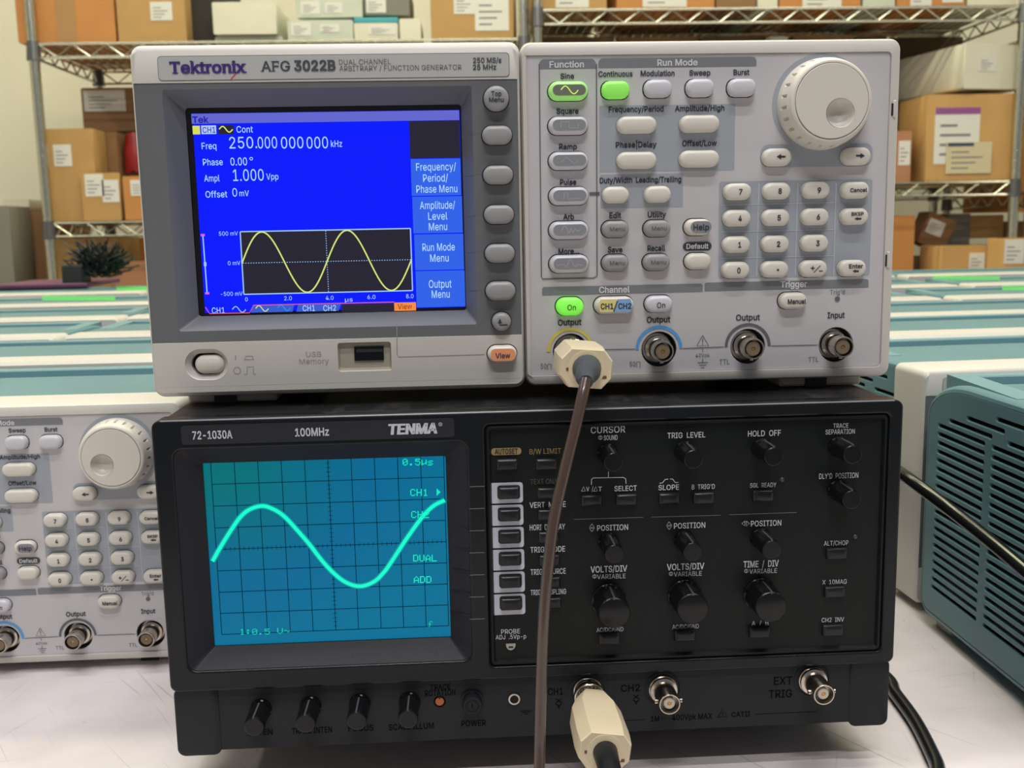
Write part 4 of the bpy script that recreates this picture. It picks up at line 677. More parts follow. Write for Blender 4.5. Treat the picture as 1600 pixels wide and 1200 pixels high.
TR = [(332, 877), (345, 854), (360, 830), (375, 808.5), (390, 796), (410, 790.5), (428, 796), (445, 807.5), (465, 829), (484, 851), (502.5, 875), (521, 895), (540, 909.5), (562, 916), (584, 909), (600, 894), (612, 877), (635, 842), (660, 807.5), (678, 790), (695, 781.5)]
P = catmull([B(a, b, y=Yg-.0002) for a, b in TR], 6)
g = G(); g.ribbon(P, .0026, Yg-.0002); g.build('trace_halo', em('tube_halo', (0, 158, 156)), TUBE, None, False)
g = G(); g.ribbon(P, .0015, Yg-.0003); g.build('trace', em('tube_trace', (0, 255, 205), 1.05), TUBE, None, False)
DOTS = {'0': '01110 10001 10011 10101 11001 10001 01110', '.': '00000 00000 00000 00000 00000 01100 01100', '5': '11111 10000 11110 00001 00001 10001 01110', 'u': '00000 10001 10001 10001 10011 11101 10000',
        's': '00000 00000 01111 10000 01110 00001 11110', 'C': '01110 10001 10000 10000 10000 10001 01110', 'H': '10001 10001 10001 11111 10001 10001 10001', '1': '00100 01100 00100 00100 00100 00100 01110',
        '2': '01110 10001 00001 00110 01000 10000 11111', '>': '01000 01100 01110 01111 01110 01100 01000', 'D': '11110 10001 10001 10001 10001 10001 11110', 'U': '10001 10001 10001 10001 10001 10001 01110',
        'A': '00100 01010 10001 10001 11111 10001 10001', 'L': '10000 10000 10000 10000 10000 10000 11111', ':': '00000 01100 01100 00000 01100 01100 00000', 'E': '11111 10000 10000 11110 10000 10000 11111',
        'V': '10001 10001 10001 10001 10001 01010 00100', '~': '00000 00000 01000 10101 00010 00000 00000', 'f': '00110 01001 01000 11100 01000 01000 10000', ' ': '00000 00000 00000 00000 00000 00000 00000'}
g = G(); gd = G()
for s, x0, x1, yc, h, q in (('0.5us', 629, 676.5, 722, 10.5, g), ('CH1', 641, 669, 769.5, 11, g), ('>', 680.5, 688.5, 769, 10.5, g), ('CH2', 642.5, 670.5, 804, 11, g), ('DUAL', 645.5, 682.5, 872, 10.5, g), ('ADD', 646.5, 674, 905.5, 10.5, g), ('1:0.5', 374.5, 421.5, 987, 9.5, gd), ('V~', 433, 453, 986, 9.5, gd), ('f', 669.5, 676, 975, 10, gd)):
    dimmed = q is gd; q = G(); n = len(s); cw = (x1-x0)/(n*6-1); rh = h/7
    for i, ch in enumerate(s):
        for ry, row in enumerate(DOTS[ch].split()):
            run = 0
            for cx in range(6):
                if cx < 5 and row[cx] == '1': run += 1
                elif run: q.prect(x0+(i*6+cx-run)*cw, yc-h/2+ry*rh, x0+(i*6+cx)*cw, yc-h/2+(ry+1)*rh*.999, Yg-.0004); run = 0
    q.build('readout', em('tube_readout_dim', (0, 196, 168), 1) if dimmed else em('tube_readout', (10, 236, 196), .95), TUBE, None, False)
# nameplate
a = prect_w(283, 659, 710, 689, YT); NPT = recalc(G().loft([rr(*a, .0012, YT+.0001), rr(*a, .0012, YT-.0004)]).build('nameplate', mat('nameplate_black', (36, 39, 44), .3), OS))
g = G(); Yn = YT-.0006; g.text('72-1030A', 300.5, 363, 679.5, 12, Yn, .016); g.text('100MHz', 461, 514, 675, 12, Yn, .016)
g.heavy('TENMA', 606, 682.5, 670, 15.5, Yn, .018, .12, .8); q = B(688, 663, y=Yn); g.arc(q.x, q.z, .0007, .00018, Yn, 0, 360, 12); g.text('R', 686.8, 689.4, 663, 3, Yn, 0)
g.each('lettering', mat('print_silver', (196, 200, 208), .5), NPT)
# control panel
YC = YT+.0020
CP = recalc(G().loft([rr(ci[0]-.001, ci[1]+.001, ci[2]-.001, ci[3]+.001, .003, YC+.002), rr(ci[0]+.0004, ci[1]-.0004, ci[2]+.0004, ci[3]-.0004, .002, YT+.0009), rr(ci[0]+.0010, ci[1]-.0010, ci[2]+.0010, ci[3]-.0010, .002, YT+.0002),
          rr(ci[0]+.0018, ci[1]-.0018, ci[2]+.0018, ci[3]-.0018, .0015, YT+.0002), rr(ci[0]+.0026, ci[1]-.0026, ci[2]+.0026, ci[3]-.0026, .001, YC), ]).build('control_panel', TBF, OS, ang=20))
Yp = YC-.0002
TW = mat('print_white_on_black', (208, 210, 218), .5); TT = mat('print_tan', (150, 126, 78), .5); TD = mat('print_dim_brown', (84, 76, 62), .5); TG = mat('print_rule_grey', (118, 120, 122), .5)
g = G(); b1 = .007
for s, x0, x1, yc, cap, bb in (('VERT MODE', 827.5, 884, 788.5, 8.5, b1), ('HORI DISPLAY', 827.7, 883, 823.5, 8.5, b1), ('TRIG MODE', 828.6, 883, 858.3, 8.5, b1), ('TRIG SOURCE', 829, 884, 893, 8.5, b1), ('TRIG COUPLING', 829, 884.5, 925, 8, b1),
        ('CURSOR', 923, 977, 671.3, 10, b1), ('SOUND', 943.5, 965, 683.8, 7.3, b1), ('TRIG LEVEL', 1042.8, 1102, 679.8, 8.5, b1), ('V /', 916, 927, 764, 7, .005), ('T', 934.5, 940.6, 764, 7, .005), ('SELECT', 960, 995, 763, 8, b1), ('SLOPE', 1028.8, 1061, 761.5, 8, b1), ("B TRIG'D", 1081, 1117, 760.5, 7.3, .0),
        ('POSITION', 933, 981.4, 824.3, 8.5, b1), ('POSITION', 1053, 1102, 821, 8.5, b1), ('POSITION', 1173.3, 1220.7, 817.5, 8.5, b1), ('VOLTS/DIV', 922.7, 980, 889, 9.5, .012), ('VOLTS/DIV', 1042, 1100.5, 885.3, 9.5, .012), ('TIME / DIV', 1161.7, 1216.7, 881, 9.7, .012),
        ('VARIABLE', 933, 977.5, 900.6, 7, .0), ('VARIABLE', 1053, 1096.5, 896.6, 7, .0), ('VARIABLE', 1171, 1214, 892.2, 7, .0), ('AC/DC/GND', 932, 974, 983.7, 6.8, .0), ('AC/DC/GND', 1050.5, 1092, 979, 6.8, .0), ('A / B', 1174, 1201, 973.8, 7, .01),
        ('HOLD OFF', 1168.7, 1220, 677, 8.8, b1), ('TRACE', 1302, 1325.7, 665, 7, .0), ('SEPARATION', 1290, 1335.7, 674.5, 7.4, .0), ("DLY'D POSITION", 1280, 1341, 743.3, 8.3, .0), ('SGL READY', 1172, 1213, 758, 7, .0), ('ALT/CHOP', 1287.5, 1325.5, 848.5, 7.4, .0), ('X 10MAG', 1285, 1323, 909.2, 7, .0), ('CH2 INV', 1284, 1318.7, 968.4, 7, .0),
        ('PROBE', 783, 812.5, 986.6, 7, .0), ('ADJ .5Vp-p', 774.5, 822, 995, 6.8, .0)): g.text(s.replace(' ', '  '), x0, x1, yc, cap, Yp, bb)
for x, y in ((938, 683.8), (929, 900.6), (1048.5, 896.6), (1166, 892.2)):                  # pull symbols
    q = B(x, y, y=Yp); g.arc(q.x, q.z, .0008, .00018, Yp, 0, 360, 14); g.line([(x, y-2.6), (x, y+2.6)], .0002, Yp)
L = .00020
for x, y in ((924.8, 824.7), (1045.5, 821.3)):
    g.line([(x, y-6), (x-4, y-.8), (x+4, y-.8), (x, y-6)], L, Yp); g.line([(x, y+6), (x-4, y+.8), (x+4, y+.8), (x, y+6)], L, Yp)
g.line([(1164, 814), (1159, 818), (1164, 822), (1164, 814)], L, Yp); g.line([(1166.5, 814), (1171, 818), (1166.5, 822), (1166.5, 814)], L, Yp)
for x in (908.5, 927.5): g.line([(x, 767.6), (x+3.4, 760.3), (x+6, 767.4), (x, 767.6)], .0002, Yp)
g.line([(950.6, 737), (950.6, 746)], .00025, Yp); g.line([(924, 757.5), (924.3, 749), (927, 746.8), (974, 746), (977.5, 748), (978.3, 756)], .00025, Yp)
g.line([(1030.5, 755), (1035, 754.5), (1039.5, 749), (1044, 748.7)], .00028, Yp); g.line([(1047, 748.5), (1051, 748.5), (1055, 754), (1060, 753.7)], .00028, Yp)
g.each('lettering', TW, CP)
g = G(); g.text('B/W LIMIT', 827.5, 876.7, 705, 8, Yp, -.004); g.prect(767.5, 699.8, 814.5, 711, Yp, .0013); g.each('tan_print', TT, CP)
g = G(); g.text('TEXT ON/OFF', 828.6, 884, 752, 8, Yp, -.004); g.each('dim_print', TD, CP)
g = G(); g.text('AUTOSET', 773, 809, 705.3, 8, Yp-.0002, .014); g.build('pill_lettering', MATS['nameplate_black'], CP, None, False)
g = G()
for P in ([(897, 811.5), (1005, 808.3)], [(1017.8, 808), (1126, 805)], [(1139.5, 804.3), (1245, 800.7)]): g.line(P, .0002, Yp)
g.each('print_rule', TG, CP)
g = G()
for x in (895, 1012, 1134, 1246): g.line([(x+2, 815-(x-895)*.03), (x-3, 1014-(x-895)*.035)], .00022, Yp+.0001)
g.each('divider', mat('divider_faint', (38, 42, 42), .5, spec=.1), CP)
# white key surrounds and their leaders
g = G(); YW = Yp
WB = []
for k in range(6):
    x = 790.5+k*.75; y = 770.2+k*34.85
    P = prect_w(x-26.5, y-16, x+26.5, y+16, YW); r = .0011
    q = [(P[0], YW, P[2]), (P[1]-r, YW, P[2]), (P[1]-r*.3, YW, P[2]+r*.3), (P[1], YW, P[2]+r), (P[1], YW, P[3]-r), (P[1]-r*.3, YW, P[3]-r*.3), (P[1]-r, YW, P[3]), (P[0], YW, P[3])]
    o = G().add([(a_, b_, c_) for a_, b_, c_ in q]+[(a_, YC+.0003, c_) for a_, b_, c_ in q], [tuple(range(8))]+[(i, (i+1) % 8, (i+1) % 8+8, i+8) for i in range(8)]).build('key_surround', mat('key_surround_white', (190, 194, 206), .45), CP, None, False); WB.append(o)
g = G()
for k in range(7): y = 760+k*34.5; g.line([(734, y+.6), (757, y-.2)], .0003, YT-.0001)
g.each('leader_line', mat('leader_grey', (110, 112, 114), .5), FP)
g = G()
for k in range(7):
    y = 754+k*34.2; a_ = B(703, y-4, y=YI-.0003); b_ = B(733, y+3, y=YT+.0005)
    g.tube([a_, b_], .00018, 4)
g.each('leader_groove', mat('leader_dark', (30, 30, 34), .5), SURR)
# keys
for k in range(6): button(795.5+k*.7, 771.5+k*34.8, 33, 19, .0028, YW, BTB, OS, .0007, 1.2, 'key')
for x, y in ((792.5, 727), (854, 726.5), (856, 771.5), (857, 805.5), (858, 840.5), (859, 877), (860, 911.5), (861, 944), (925, 783), (979.5, 782), (1046.5, 780.5), (1100.5, 779.5), (1193.5, 776), (1309, 866.5), (1306, 926.5), (1303, 986.5), (952.5, 1000), (1071, 994.5), (1188, 989.5)):
    button(x, y, 33, 17.5, .0028, YC, BTB, OS, .0006, 1.0, 'key')
for x, y in ((1221.7, 749.5), (1335.7, 838.7)):
    q = B(x, y, y=YC); recalc(G().lathe(q.x, q.z, [(.0011, YC+.001), (.0011, YC-.0003), (.0007, YC-.0008), (.00001, YC-.0009)], 16).build('lamp', mat('lamp_smoke', (58, 60, 58), .3), OS, (q.x, YC, q.z)))
# knobs
_KM = {}
def knob(px, py, kind, y0, m=KNB):
    R, d = {'s': (.0041, .0165), 'l': (.0067, .0165), 'k': (.0042, .0165)}[kind]
    q = B(px, py, y=y0-d); at = (q.x, y0, q.z)
    if kind in _KM:
        o = link('knob', _KM[kind][0], OS, at); link('pointer', _KM[kind][1], o, at); return o
    n = 48; nf = 8 if kind != 'l' else 10
    prof = [(R*1.13, y0), (R*1.13, y0-.0012), (R*1.08, y0-.0016), (R*1.06, y0-.003), (R*1.02, y0-d+.003), (R*1.0, y0-d+.0007), (R*.95, y0-d+.0002), (R*.88, y0-d), (.00001, y0-d)]
    fl = lambda r, k, i: r*(1-.085*max(0, sin(nf*2*pi*i/n/1.0))**2) if 2 <= k <= 4 else r
    g = G(); g.lathe(q.x, q.z, prof, n, fl, .4); o = recalc(g.build('knob', m, OS, at, ang=28))
    g = G(); w = .00035; g.box(q.x-w, q.x+w, y0-d-.0001, y0-.0035, q.z+R*.90, q.z+R*1.07); p = g.build('pointer', mat('pointer_grey', (70, 72, 74), .4), o, at, False)
    _KM[kind] = (o.data, p.data); return o
for x, y in ((958.5, 722.5), (1083.6, 718), (960, 866), (1082.4, 862.6), (1206, 859), (1209, 713.7), (1332.5, 710.5), (1331, 781)): knob(x, y, 's', YC)
for x, y in ((960, 958.7), (1082.7, 952), (1205.3, 949.3)): knob(x, y, 'l', YC)
q = B(798, 1009.5, y=YC); g = G(); g.loft([[(q.x+.0021*cos(t), yy, q.z+.0012+.0026*min(0, sin(t))) for t in [2*pi*i/24 for i in range(24)]] for yy in (YC+.0004, YC-.0012)])
o = recalc(g.build('probe_lug', mat('lug_beige', (168, 162, 150), .4), OS, (q.x, YC, q.z))); g = G(); g.box(q.x-.0010, q.x+.0010, YC-.0014, YC-.0010, q.z-.0003, q.z+.0004); g.build('slot', GAP, o, (q.x, YC, q.z))
# skirt
YSK = YT+.0035; zb = .0222
g = G(); g.loft([rr(-TX1+.0025, TX1-.0025, zb, zl+.0005, .001, YSK), rr(-TX1+.0025, TX1-.0025, zb, zl+.0005, .001, YT+.012)])
SK = recalc(g.build('skirt', TSK, OS))
for xa, xb in ((-TX1+.0004, -.1395), (.1405, TX1-.0004)):
    recalc(G().loft([rr(xa+.0006, xb-.0006, .0206, zl+.0005, .003, YSK-.0006, 6), rr(xa, xb, .0200, zl+.0006, .0035, YSK-.0001, 6), rr(xa, xb, .0200, zl+.0006, .0035, YT+.03, 6)]).build('corner_guard', TSK, OS, ang=50))
EN = mat('engraved_black', (12, 13, 14), .5, spec=.05); Y = YSK-.0001; g = G()
for s, x0, x1, yc, cap in (('INTEN', 388, 426, 1144, 9), ('TRACE INTEN', 456, 518.5, 1141, 9), ('FOCUS', 544, 583.5, 1137.5, 9), ('SCALE ILLUM', 607, 678, 1135, 9), ('TRACE', 672, 704, 1073.5, 8), ('ROTATION', 664, 711.7, 1082.5, 9), ('POWER', 720.7, 759.5, 1130, 9),
        ('CH1', 856, 880, 1080.5, 10.5), ('CH2', 970, 1000, 1075, 10.5), ('X', 867, 879, 1095, 6), ('Y', 867, 879, 1103, 7), ('X', 988, 1000, 1089, 6), ('Y', 988, 1000, 1097, 7), ('EXT', 1209, 1238, 1063.6, 12), ('TRIG', 1201, 1237.5, 1084, 12), ('1M', 1017, 1030, 1123, 8), ('400Vpk MAX', 1050, 1113, 1120, 8.5), ('CATII', 1143, 1172, 1116, 7.5)): g.text(s, x0, x1, yc, cap, Y, .012)
q = B(1036.5, 1122.5, y=Y); g.arc(q.x, q.z, .0008, .0002, Y, -50, 230, 12); g.line([(1122, 1120.5), (1129, 1108), (1136, 1119.5), (1122, 1120.5)], .0003, Y); g.line([(1129, 1112), (1129, 1117)], .0003, Y)
g.line([(1181, 1116), (1275, 1112), (1278, 1108)], .0002, Y); g.line([(975, 1126), (1008, 1124.6)], .0002, Y)
for k, w in enumerate((9, 6, 3)): g.line([(822-w, 1111+k*2.5), (822+w, 1110.5+k*2.5)], .0003, Y)
g.each('engraved_lettering', EN, SK)
for x, y in ((396.5, 1136), (477, 1131), (557, 1127), (637.5, 1124)): knob(x, y, 'k', YSK)
q = B(738, 1103, y=YSK-.006); at = (q.x, YSK, q.z); g = G(); g.lathe(q.x, q.z, [(.0050, YSK), (.0050, YSK-.001), (.0043, YSK-.0012), (.0043, YSK-.0052), (.0040, YSK-.006), (.0030, YSK-.006), (.0028, YSK-.0057), (.0024, YSK-.0057), (.0022, YSK-.006), (.00001, YSK-.006)], 32)
o = recalc(g.build('power_button', TB, OS, at)); G().box(q.x-.0002, q.x+.0002, YSK-.0062, YSK-.006, q.z-.0010, q.z+.0010).build('mark', EN, o, at)
q = B(687, 1096, y=YSK); at = (q.x, YSK, q.z); recalc(G().lathe(q.x, q.z, [(.0027, YSK-.0001), (.0021, YSK-.0004), (.0019, YSK+.0002), (.0019, YSK-.00005), (.00001, YSK-.00005)], 24).build('trimmer_rim', EN, OS, at))
o = G().poly([(q.x+.0019*cos(i*pi/10), YSK-.00012, q.z+.0019*sin(i*pi/10)) for i in range(20)]).build('rotation_trimmer', mat('trimmer_orange', (176, 92, 44), .5), OS, at, False); G().prect(685.5, 1088, 688, 1092.5, YSK-.0003).build('slot', GAP, o, at, False)
q = B(803.4, 1091.6, y=YSK); at = (q.x, YSK, q.z); recalc(G().lathe(q.x, q.z, [(.0027, YSK), (.0026, YSK-.0008), (.0019, YSK-.0009), (.0017, YSK-.0004)], 28, caps=(True, False)).build('ground_jack', NICK, OS, at)); G().poly([(q.x+.0018*cos(i*pi/10), YSK-.0003, q.z+.0018*sin(i*pi/10)) for i in range(20)]).build('jack_hole', mat('jack_hole_black', (4, 4, 4), .8), OS, at, False)
# sockets
for tx, ty in ((1046.7, 1101), (1288, 1086), (945.5, 1120)):
    q = B(tx, ty, y=YSK-.0155) if tx != 945.5 else B(919.5, 1083, y=YSK-.003)
    g = G(); g.lathe(q.x, q.z, [(.0082, YSK+.0005), (.0082, YSK-.0003), (.0076, YSK-.0006), (.0074, YSK-.0001)], 40); recalc(g.build('socket_well', TSK, OS, (q.x, YSK, q.z)))
    bnc(OS, q.x, q.z, YSK, .0155, 'b')
    if tx == 945.5: Q1 = q.copy()
# feet
for x in (-.125, .125):
    for y in (.075, .37):
        o = recalc(G().loft([[(x+.011*cos(a), y+.011*sin(a), z) for a in [2*pi*i/24 for i in range(24)]] for z in (0.0005, .026)]).build('foot', RUBB, OS))
# handle hubs and folded carrying handle
for s in (-1, 1):
    g = G(); cx, cy, cz_ = s*.159, .085, .0915
    L = []
    for x, r in ((0, .0265), (.004, .0265), (.0062, .024), (.0066, .018), (.0050, .016), (.0050, .0)):
        L.append([(cx+s*x, cy+max(r, .00001)*cos(2*pi*i/36), cz_+max(r, .00001)*sin(2*pi*i/36)) for i in range(36)])
    g.loft(L, False, False); recalc(g.build('handle_hub', TB, OS))
g = G(); P = [(-.166, .085, .0915), (-.166, .2, .10), (-.166, .38, .115), (-.160, .43, .118), (0, .435, .118), (.160, .43, .118), (.166, .38, .115), (.166, .2, .10), (.166, .085, .0915)]
g.tube(catmull(P, 6), .0055, 10); g.build('carry_handle', TB, OS)

# ================================================================== coaxial lead between the two instruments
q = B(891.6, 549, y=0); cx, cz_ = q.x, q.z
CB = thing('coaxial_lead', (cx, -.02, cz_), 'brown coaxial lead with beige plugs hanging in front of both instruments', 'cable')
def plug(cx, cz_, y0, rot, m):
    hexm = lambda w, h, y, c: [(cx+a*w*cos(rot)-b*h*sin(rot), y, cz_+a*w*sin(rot)+b*h*cos(rot)) for a, b in ((1-c, 1), (-1+c, 1), (-1, .45), (-1, -.45), (-1+c, -1), (1-c, -1), (1, -.45), (1, .45))]
    e = link('plug', None, CB, (cx, y0, cz_)); at = (cx, y0, cz_)
    g = G(); g.lathe(cx, cz_, [(.0060, y0+.001), (.0068, y0-.001), (.0068, y0-.0035), (.0063, y0-.004), (.0063, y0-.005)], 40); g.lathe(cx, cz_, [(.0062, y0-.004), (.0060, y0-.0150)], 96, lambda r, k, i: r*(1 if i % 4 < 2 else .955))
    g.box(cx-.0009, cx+.0009, y0-.0038, y0+.0005, cz_+.0060, cz_+.0070); recalc(g.build('bayonet_collar', NICK, e, at))
    g = G(); g.loft([hexm(.0060, .0066, y0-.0085, .5), hexm(.0072, .0072, y0-.011, .42), hexm(.0104, .0080, y0-.021, .36), hexm(.0107, .0082, y0-.041, .36), hexm(.0102, .0078, y0-.049, .36), hexm(.0098, .0074, y0-.0498, .36)])
    sh = recalc(g.build('shell', BONE, e, at, ang=25))
    g = G()
    for s in (-1, 1):
        u = s*.0070; v = -.0006 if s < 0 else -.0030
        X, Z = cx+u*cos(rot)-v*sin(rot), cz_+u*sin(rot)+v*cos(rot); G().box(X-.0011, X+.0011, y0-.0500, y0-.0495, Z-.0006, Z+.0006).build('latch_slot', mat('latch_brown', (96, 74, 50), .6), e, at)
    g = G(); g.lathe(cx, cz_, [(.0072, y0-.0496), (.0072, y0-.0500), (.0055, y0-.0502)], 32); g.build('shell_collar', BONE, e, at)
    return e
plug(cx, cz_, -.0075, radians(-5), RUB); plug(Q1.x, Q1.z, YSK-.0045, radians(-8), RUBB)
y0 = -.0575; g = G(); E0 = B(915.5, 597, y=-.078); P = catmull([(cx, y0, cz_), (cx-.0001, y0-.005, cz_-.0006), (E0.x+.0006, y0-.013, (cz_+E0.z)/2-.0002), tuple(E0)], 6)
g.tube(P, lambda t: .0058-(.0031*t), 20); recalc(g.build('boot', RUB, CB, (cx, y0, cz_)))
e0 = E0+Vector((0, 0, .001)); yb = YSK-.0545; b0 = Vector((Q1.x, yb, Q1.z))
g = G(); g.tube(catmull([b0, b0+Vector((0, -.012, -.0005)), b0+Vector((.0006, -.026, -.003)), b0+Vector((.001, -.036, -.008))], 6), lambda t: .0049-(.0016*t), 20); recalc(g.build('boot', RUBB, CB, tuple(b0)))
P = [e0]+[B(a, b, y=c) for a, b, c in ((910, 620, -.0815), (899, 668, -.085), (883, 733, -.088), (866, 810, -.090), (857, 880, -.092), (850, 960, -.093), (846, 1050, -.094), (844, 1130, -.096), (843, 1200, -.099))]
l = P[-1]; P += [(l.x-.001, -.108, .022), (l.x-.004, -.135, .0045), (l.x+.010, -.17, .0026), (l.x+.045, -.175, .0026), (b0.x+.012, -.155, .0045), (b0.x+.004, -.135, .013), tuple(b0+Vector((.001, -.036, -.008)))]
g = G(); g.tube(catmull(P, 10), .00215, 14); g.build('brown_cable', mat('cable_brown', (72, 57, 50), .25, coat=.3), CB)

# power leads on the right
def lead(P, r, label, m=mat('lead_black', (22, 22, 25), .2)):
    g = G(); g.tube(catmull(P, 10), r, 16); o = g.build('power_lead', m, None, tuple(P[0])); tag(o, label, 'cable'); return o
lead([(.135, .44, .030), (.190, .41, .050), (.222, .34, .090), tuple(B(1335, 693, y=.24)), tuple(B(1380, 720, y=.16)), tuple(B(1410, 741, y=.1)), tuple(B(1500, 808, y=.05)), tuple(B(1600, 890, y=0)), tuple(B(1720, 1000, y=-.05)), (.255, -.12, .03), (.27, -.2, .0045)], .0036, 'thick black lead sloping down across the teal vented case')
Z = .0036
lead([(.140, .44, .040), (.172, .42, .012), (.171, .3, Z), (.172, .15, Z), tuple(B(1372, 1048, z=Z)), tuple(B(1400, 1085, z=Z)), tuple(B(1432, 1130, z=Z)), tuple(B(1462, 1190, z=Z)), tuple(B(1485, 1250, z=Z)), (.185, -.12, Z)], .0034, 'black lead lying on the bench beside the black oscilloscope')

# ================================================================== other bench instruments
def off_copy(root, loc, rz, label, group=None):
    """a switched-off copy of the generator: dark screen, unlit keys"""
    def cp(o, par):
        c = o.copy(); COL.objects.link(c); c.parent = par
        if o.name.startswith('display') and 'surround' not in o.name and 'frame' not in o.name:
            c.data = o.data.copy(); c.data.materials[0] = mat('screen_off', (20, 24, 30), .2); return
        mm = o.data.materials[0] if o.type == 'MESH' and o.data.materials else None
        if mm and mm.name.startswith('lit_'):
            if mm.name == 'lit_green_edge': bpy.data.objects.remove(c); return
            c.data = o.data.copy(); c.data.materials[0] = BTNC if 'mark' not in mm.name and 'inset' not in mm.name else (INSET if 'inset' in mm.name else MATS['mark_pale'])
        for ch in list(o.children): cp(ch, c)
    r = root.copy(); COL.objects.link(r); r.location = loc; r.rotation_euler = (0, 0, rz); r['label'] = label
    if group: r['group'] = group
    for ch in list(root.children): cp(ch, r)
    return r
yfr = .113
kq = B(172, 703, y=yfr-.013)
BG1 = off_copy(FG, (kq.x-kz.x, .08+yfr, 0), 0, 'cream function generator switched off at the left edge, keypad and dial visible')
for c_ in BG1.children:
    if c_.name.startswith('jog_wheel'): c_.rotation_euler.y = radians(87)
c, s_ = cos(radians(3)), sin(radians(3))
off_copy(FG, (.2537+.165*c+.080*-s_, .1535+.165*s_+.080*c, 0), radians(3), 'cream function generator on the right, its left corner rising behind the teal vented case')
off_copy(FG, (.2494+.1615, .1395-.165+.08, 0), 0, 'nearest teal case with rows of vent slots at the right edge')

PR = thing('bench_instrument', (0, 0, 0), 'x', 'test instrument')
g = G(); hw, H0, H1 = .165, .005, .1548
g.loft([rr(-hw, hw, H0, H1, .006, .036), rr(-hw, hw, H0, H1, .006, .003), rr(-hw+.0025, hw-.0025, H0+.0025, H1-.0025, .005, 0)]); recalc(g.build('front_frame', FRA, PR))
g = G(); g.loft([rr(.005, hw-.006, H0+.006, H1-.006, .002, .001), rr(.005, hw-.006, H0+.006, H1-.006, .002, -.0003)]); recalc(g.build('key_panel', PANEL, PR))
g = G(); g.loft([rr(-hw+.004, -.002, H0+.022, H1-.016, .002, .001), rr(-hw+.004, -.002, H0+.022, H1-.016, .002, -.0003)]); recalc(g.build('display_surround', GREYP, PR))
g = G(); g.lathe(.13, .121, [(.0195, 0), (.019, -.008), (.0165, -.013), (.00001, -.013)], 32); recalc(g.build('jog_wheel', BTNW, PR))
hs = G(); housing(PR, -.1615, .1615, .033, .165, H0+.002, H1-.0008, .0012)
for ch in list(PR.children):
    if ch.name.startswith('side_grille'): pass
for xa in (-.14, .14):
    recalc(G().box(xa-.02, xa+.02, .012, .032, 0, H0+.003, .001).build('foot', MATS['foot_grey'], PR)); recalc(G().box(xa-.02, xa+.02, .135, .155, 0, H0+.003, .001).build('foot', MATS['foot_grey'], PR))
ordn = ['', 'second', 'third', 'fourth', 'fifth', 'sixth', 'seventh']
first = True; ALLU = []
def unit(xr, y, rot, label):                            # xr: world x of the right front edge
    global first
    o = PR if first else copy_tree(PR)
    first = False; c, s = cos(rot), sin(rot)
    o.location = (xr-hw*c, y-hw*s, 0); o.rotation_euler = (0, 0, rot); o['label'] = label; o['group'] = 'instruments in rows on the bench'
    ALLU.append(o); return o
HT = .1548
# (row word, photograph y of the bezel's back edge at px, gaps seen at px, which column)
for row, px, py, gap, side, rot in ((1, 100, 555.5, 300, 'L', 0), (2, 100, 520, 86, 'L', 0), (3, 100, 494, 187, 'L', 0), (4, 100, 473, 291, 'L', 0), (5, 100, 456, 222, 'L', 0),
                               (1, 1488, 514.5, 1380, 'R', 2.2), (2, 1488, 486, 1340, 'R', 1.8), (3, 1488, 461.3, 1492, 'R', 1.5), (4, 1488, 442.5, 1514, 'R', 1.5), (5, 1488, 426.5, 1412, 'R', 1)):
    q = B(px, py, z=HT); yf = q.y-.036; xg = B(gap, py+4, y=yf).x
    w = ordn[row]; a = radians(rot)
    if side == 'L':
        unit(xg, yf, a, f'cream and teal instrument lying at left, {w} row back, left of the gap' if gap > 84 else '')
        if gap < 291: unit(xg+.333, yf+.004, a, f'cream and teal instrument at left, {w} row back, right of the gap')
    else:
        u = unit(xg+.3333*cos(a), yf+(xg-q.x)*math.tan(a)+.33*sin(a), a, f'cream and teal instrument lying at right, {w} row back, right of the gap')
        if gap > 1400: unit(xg-.012, yf+(xg-q.x)*math.tan(a), a, f'cream and teal instrument at right, {w} row back, left of the gap')
# remaining loose things on the bench top row
def green(x0, y0, x1, y1, z, label):
    a = B(x0, y1, z=z); b = B(x1, y1, z=z); c = B(x1, y0, z=z); d = B(x0, y0, z=z); zz = z
    L0 = [tuple(p) for p in (a, b, c, d)]; L1 = [(p[0], p[1], p[2]+.0008) for p in L0]
    o = recalc(G().loft([L0, L1]).build('tape_strip', mat('green_tape', (70, 194, 78), .5), None, tuple(a))); tag(o, label, 'tape', 'green strips on the far instruments')
green(66, 463, 180, 470, .1535, 'green strip lying on a far instrument, beside the black tangle')
green(182, 447.5, 260, 454.5, .1535, 'green strip at left touching the grey display edge')
green(1458, 432, 1562, 438, .1535, 'green strip at right, leftmost of the right pair')
green(1566, 447, 1640, 454, .1535, 'green strip at the right photo edge')
a = B(-40, 456, z=.156); b = B(95, 456, z=.156); recalc(G().box(a.x, b.x, a.y+.06, a.y+.24, .156, .164, .002).build('folder', mat('purple_cover', (98, 52, 84), .5), None, (a.x, a.y+.06, .156)))
tag(bpy.data.objects['folder'], 'flat dark purple folder lying at the far left of the bench', 'folder')
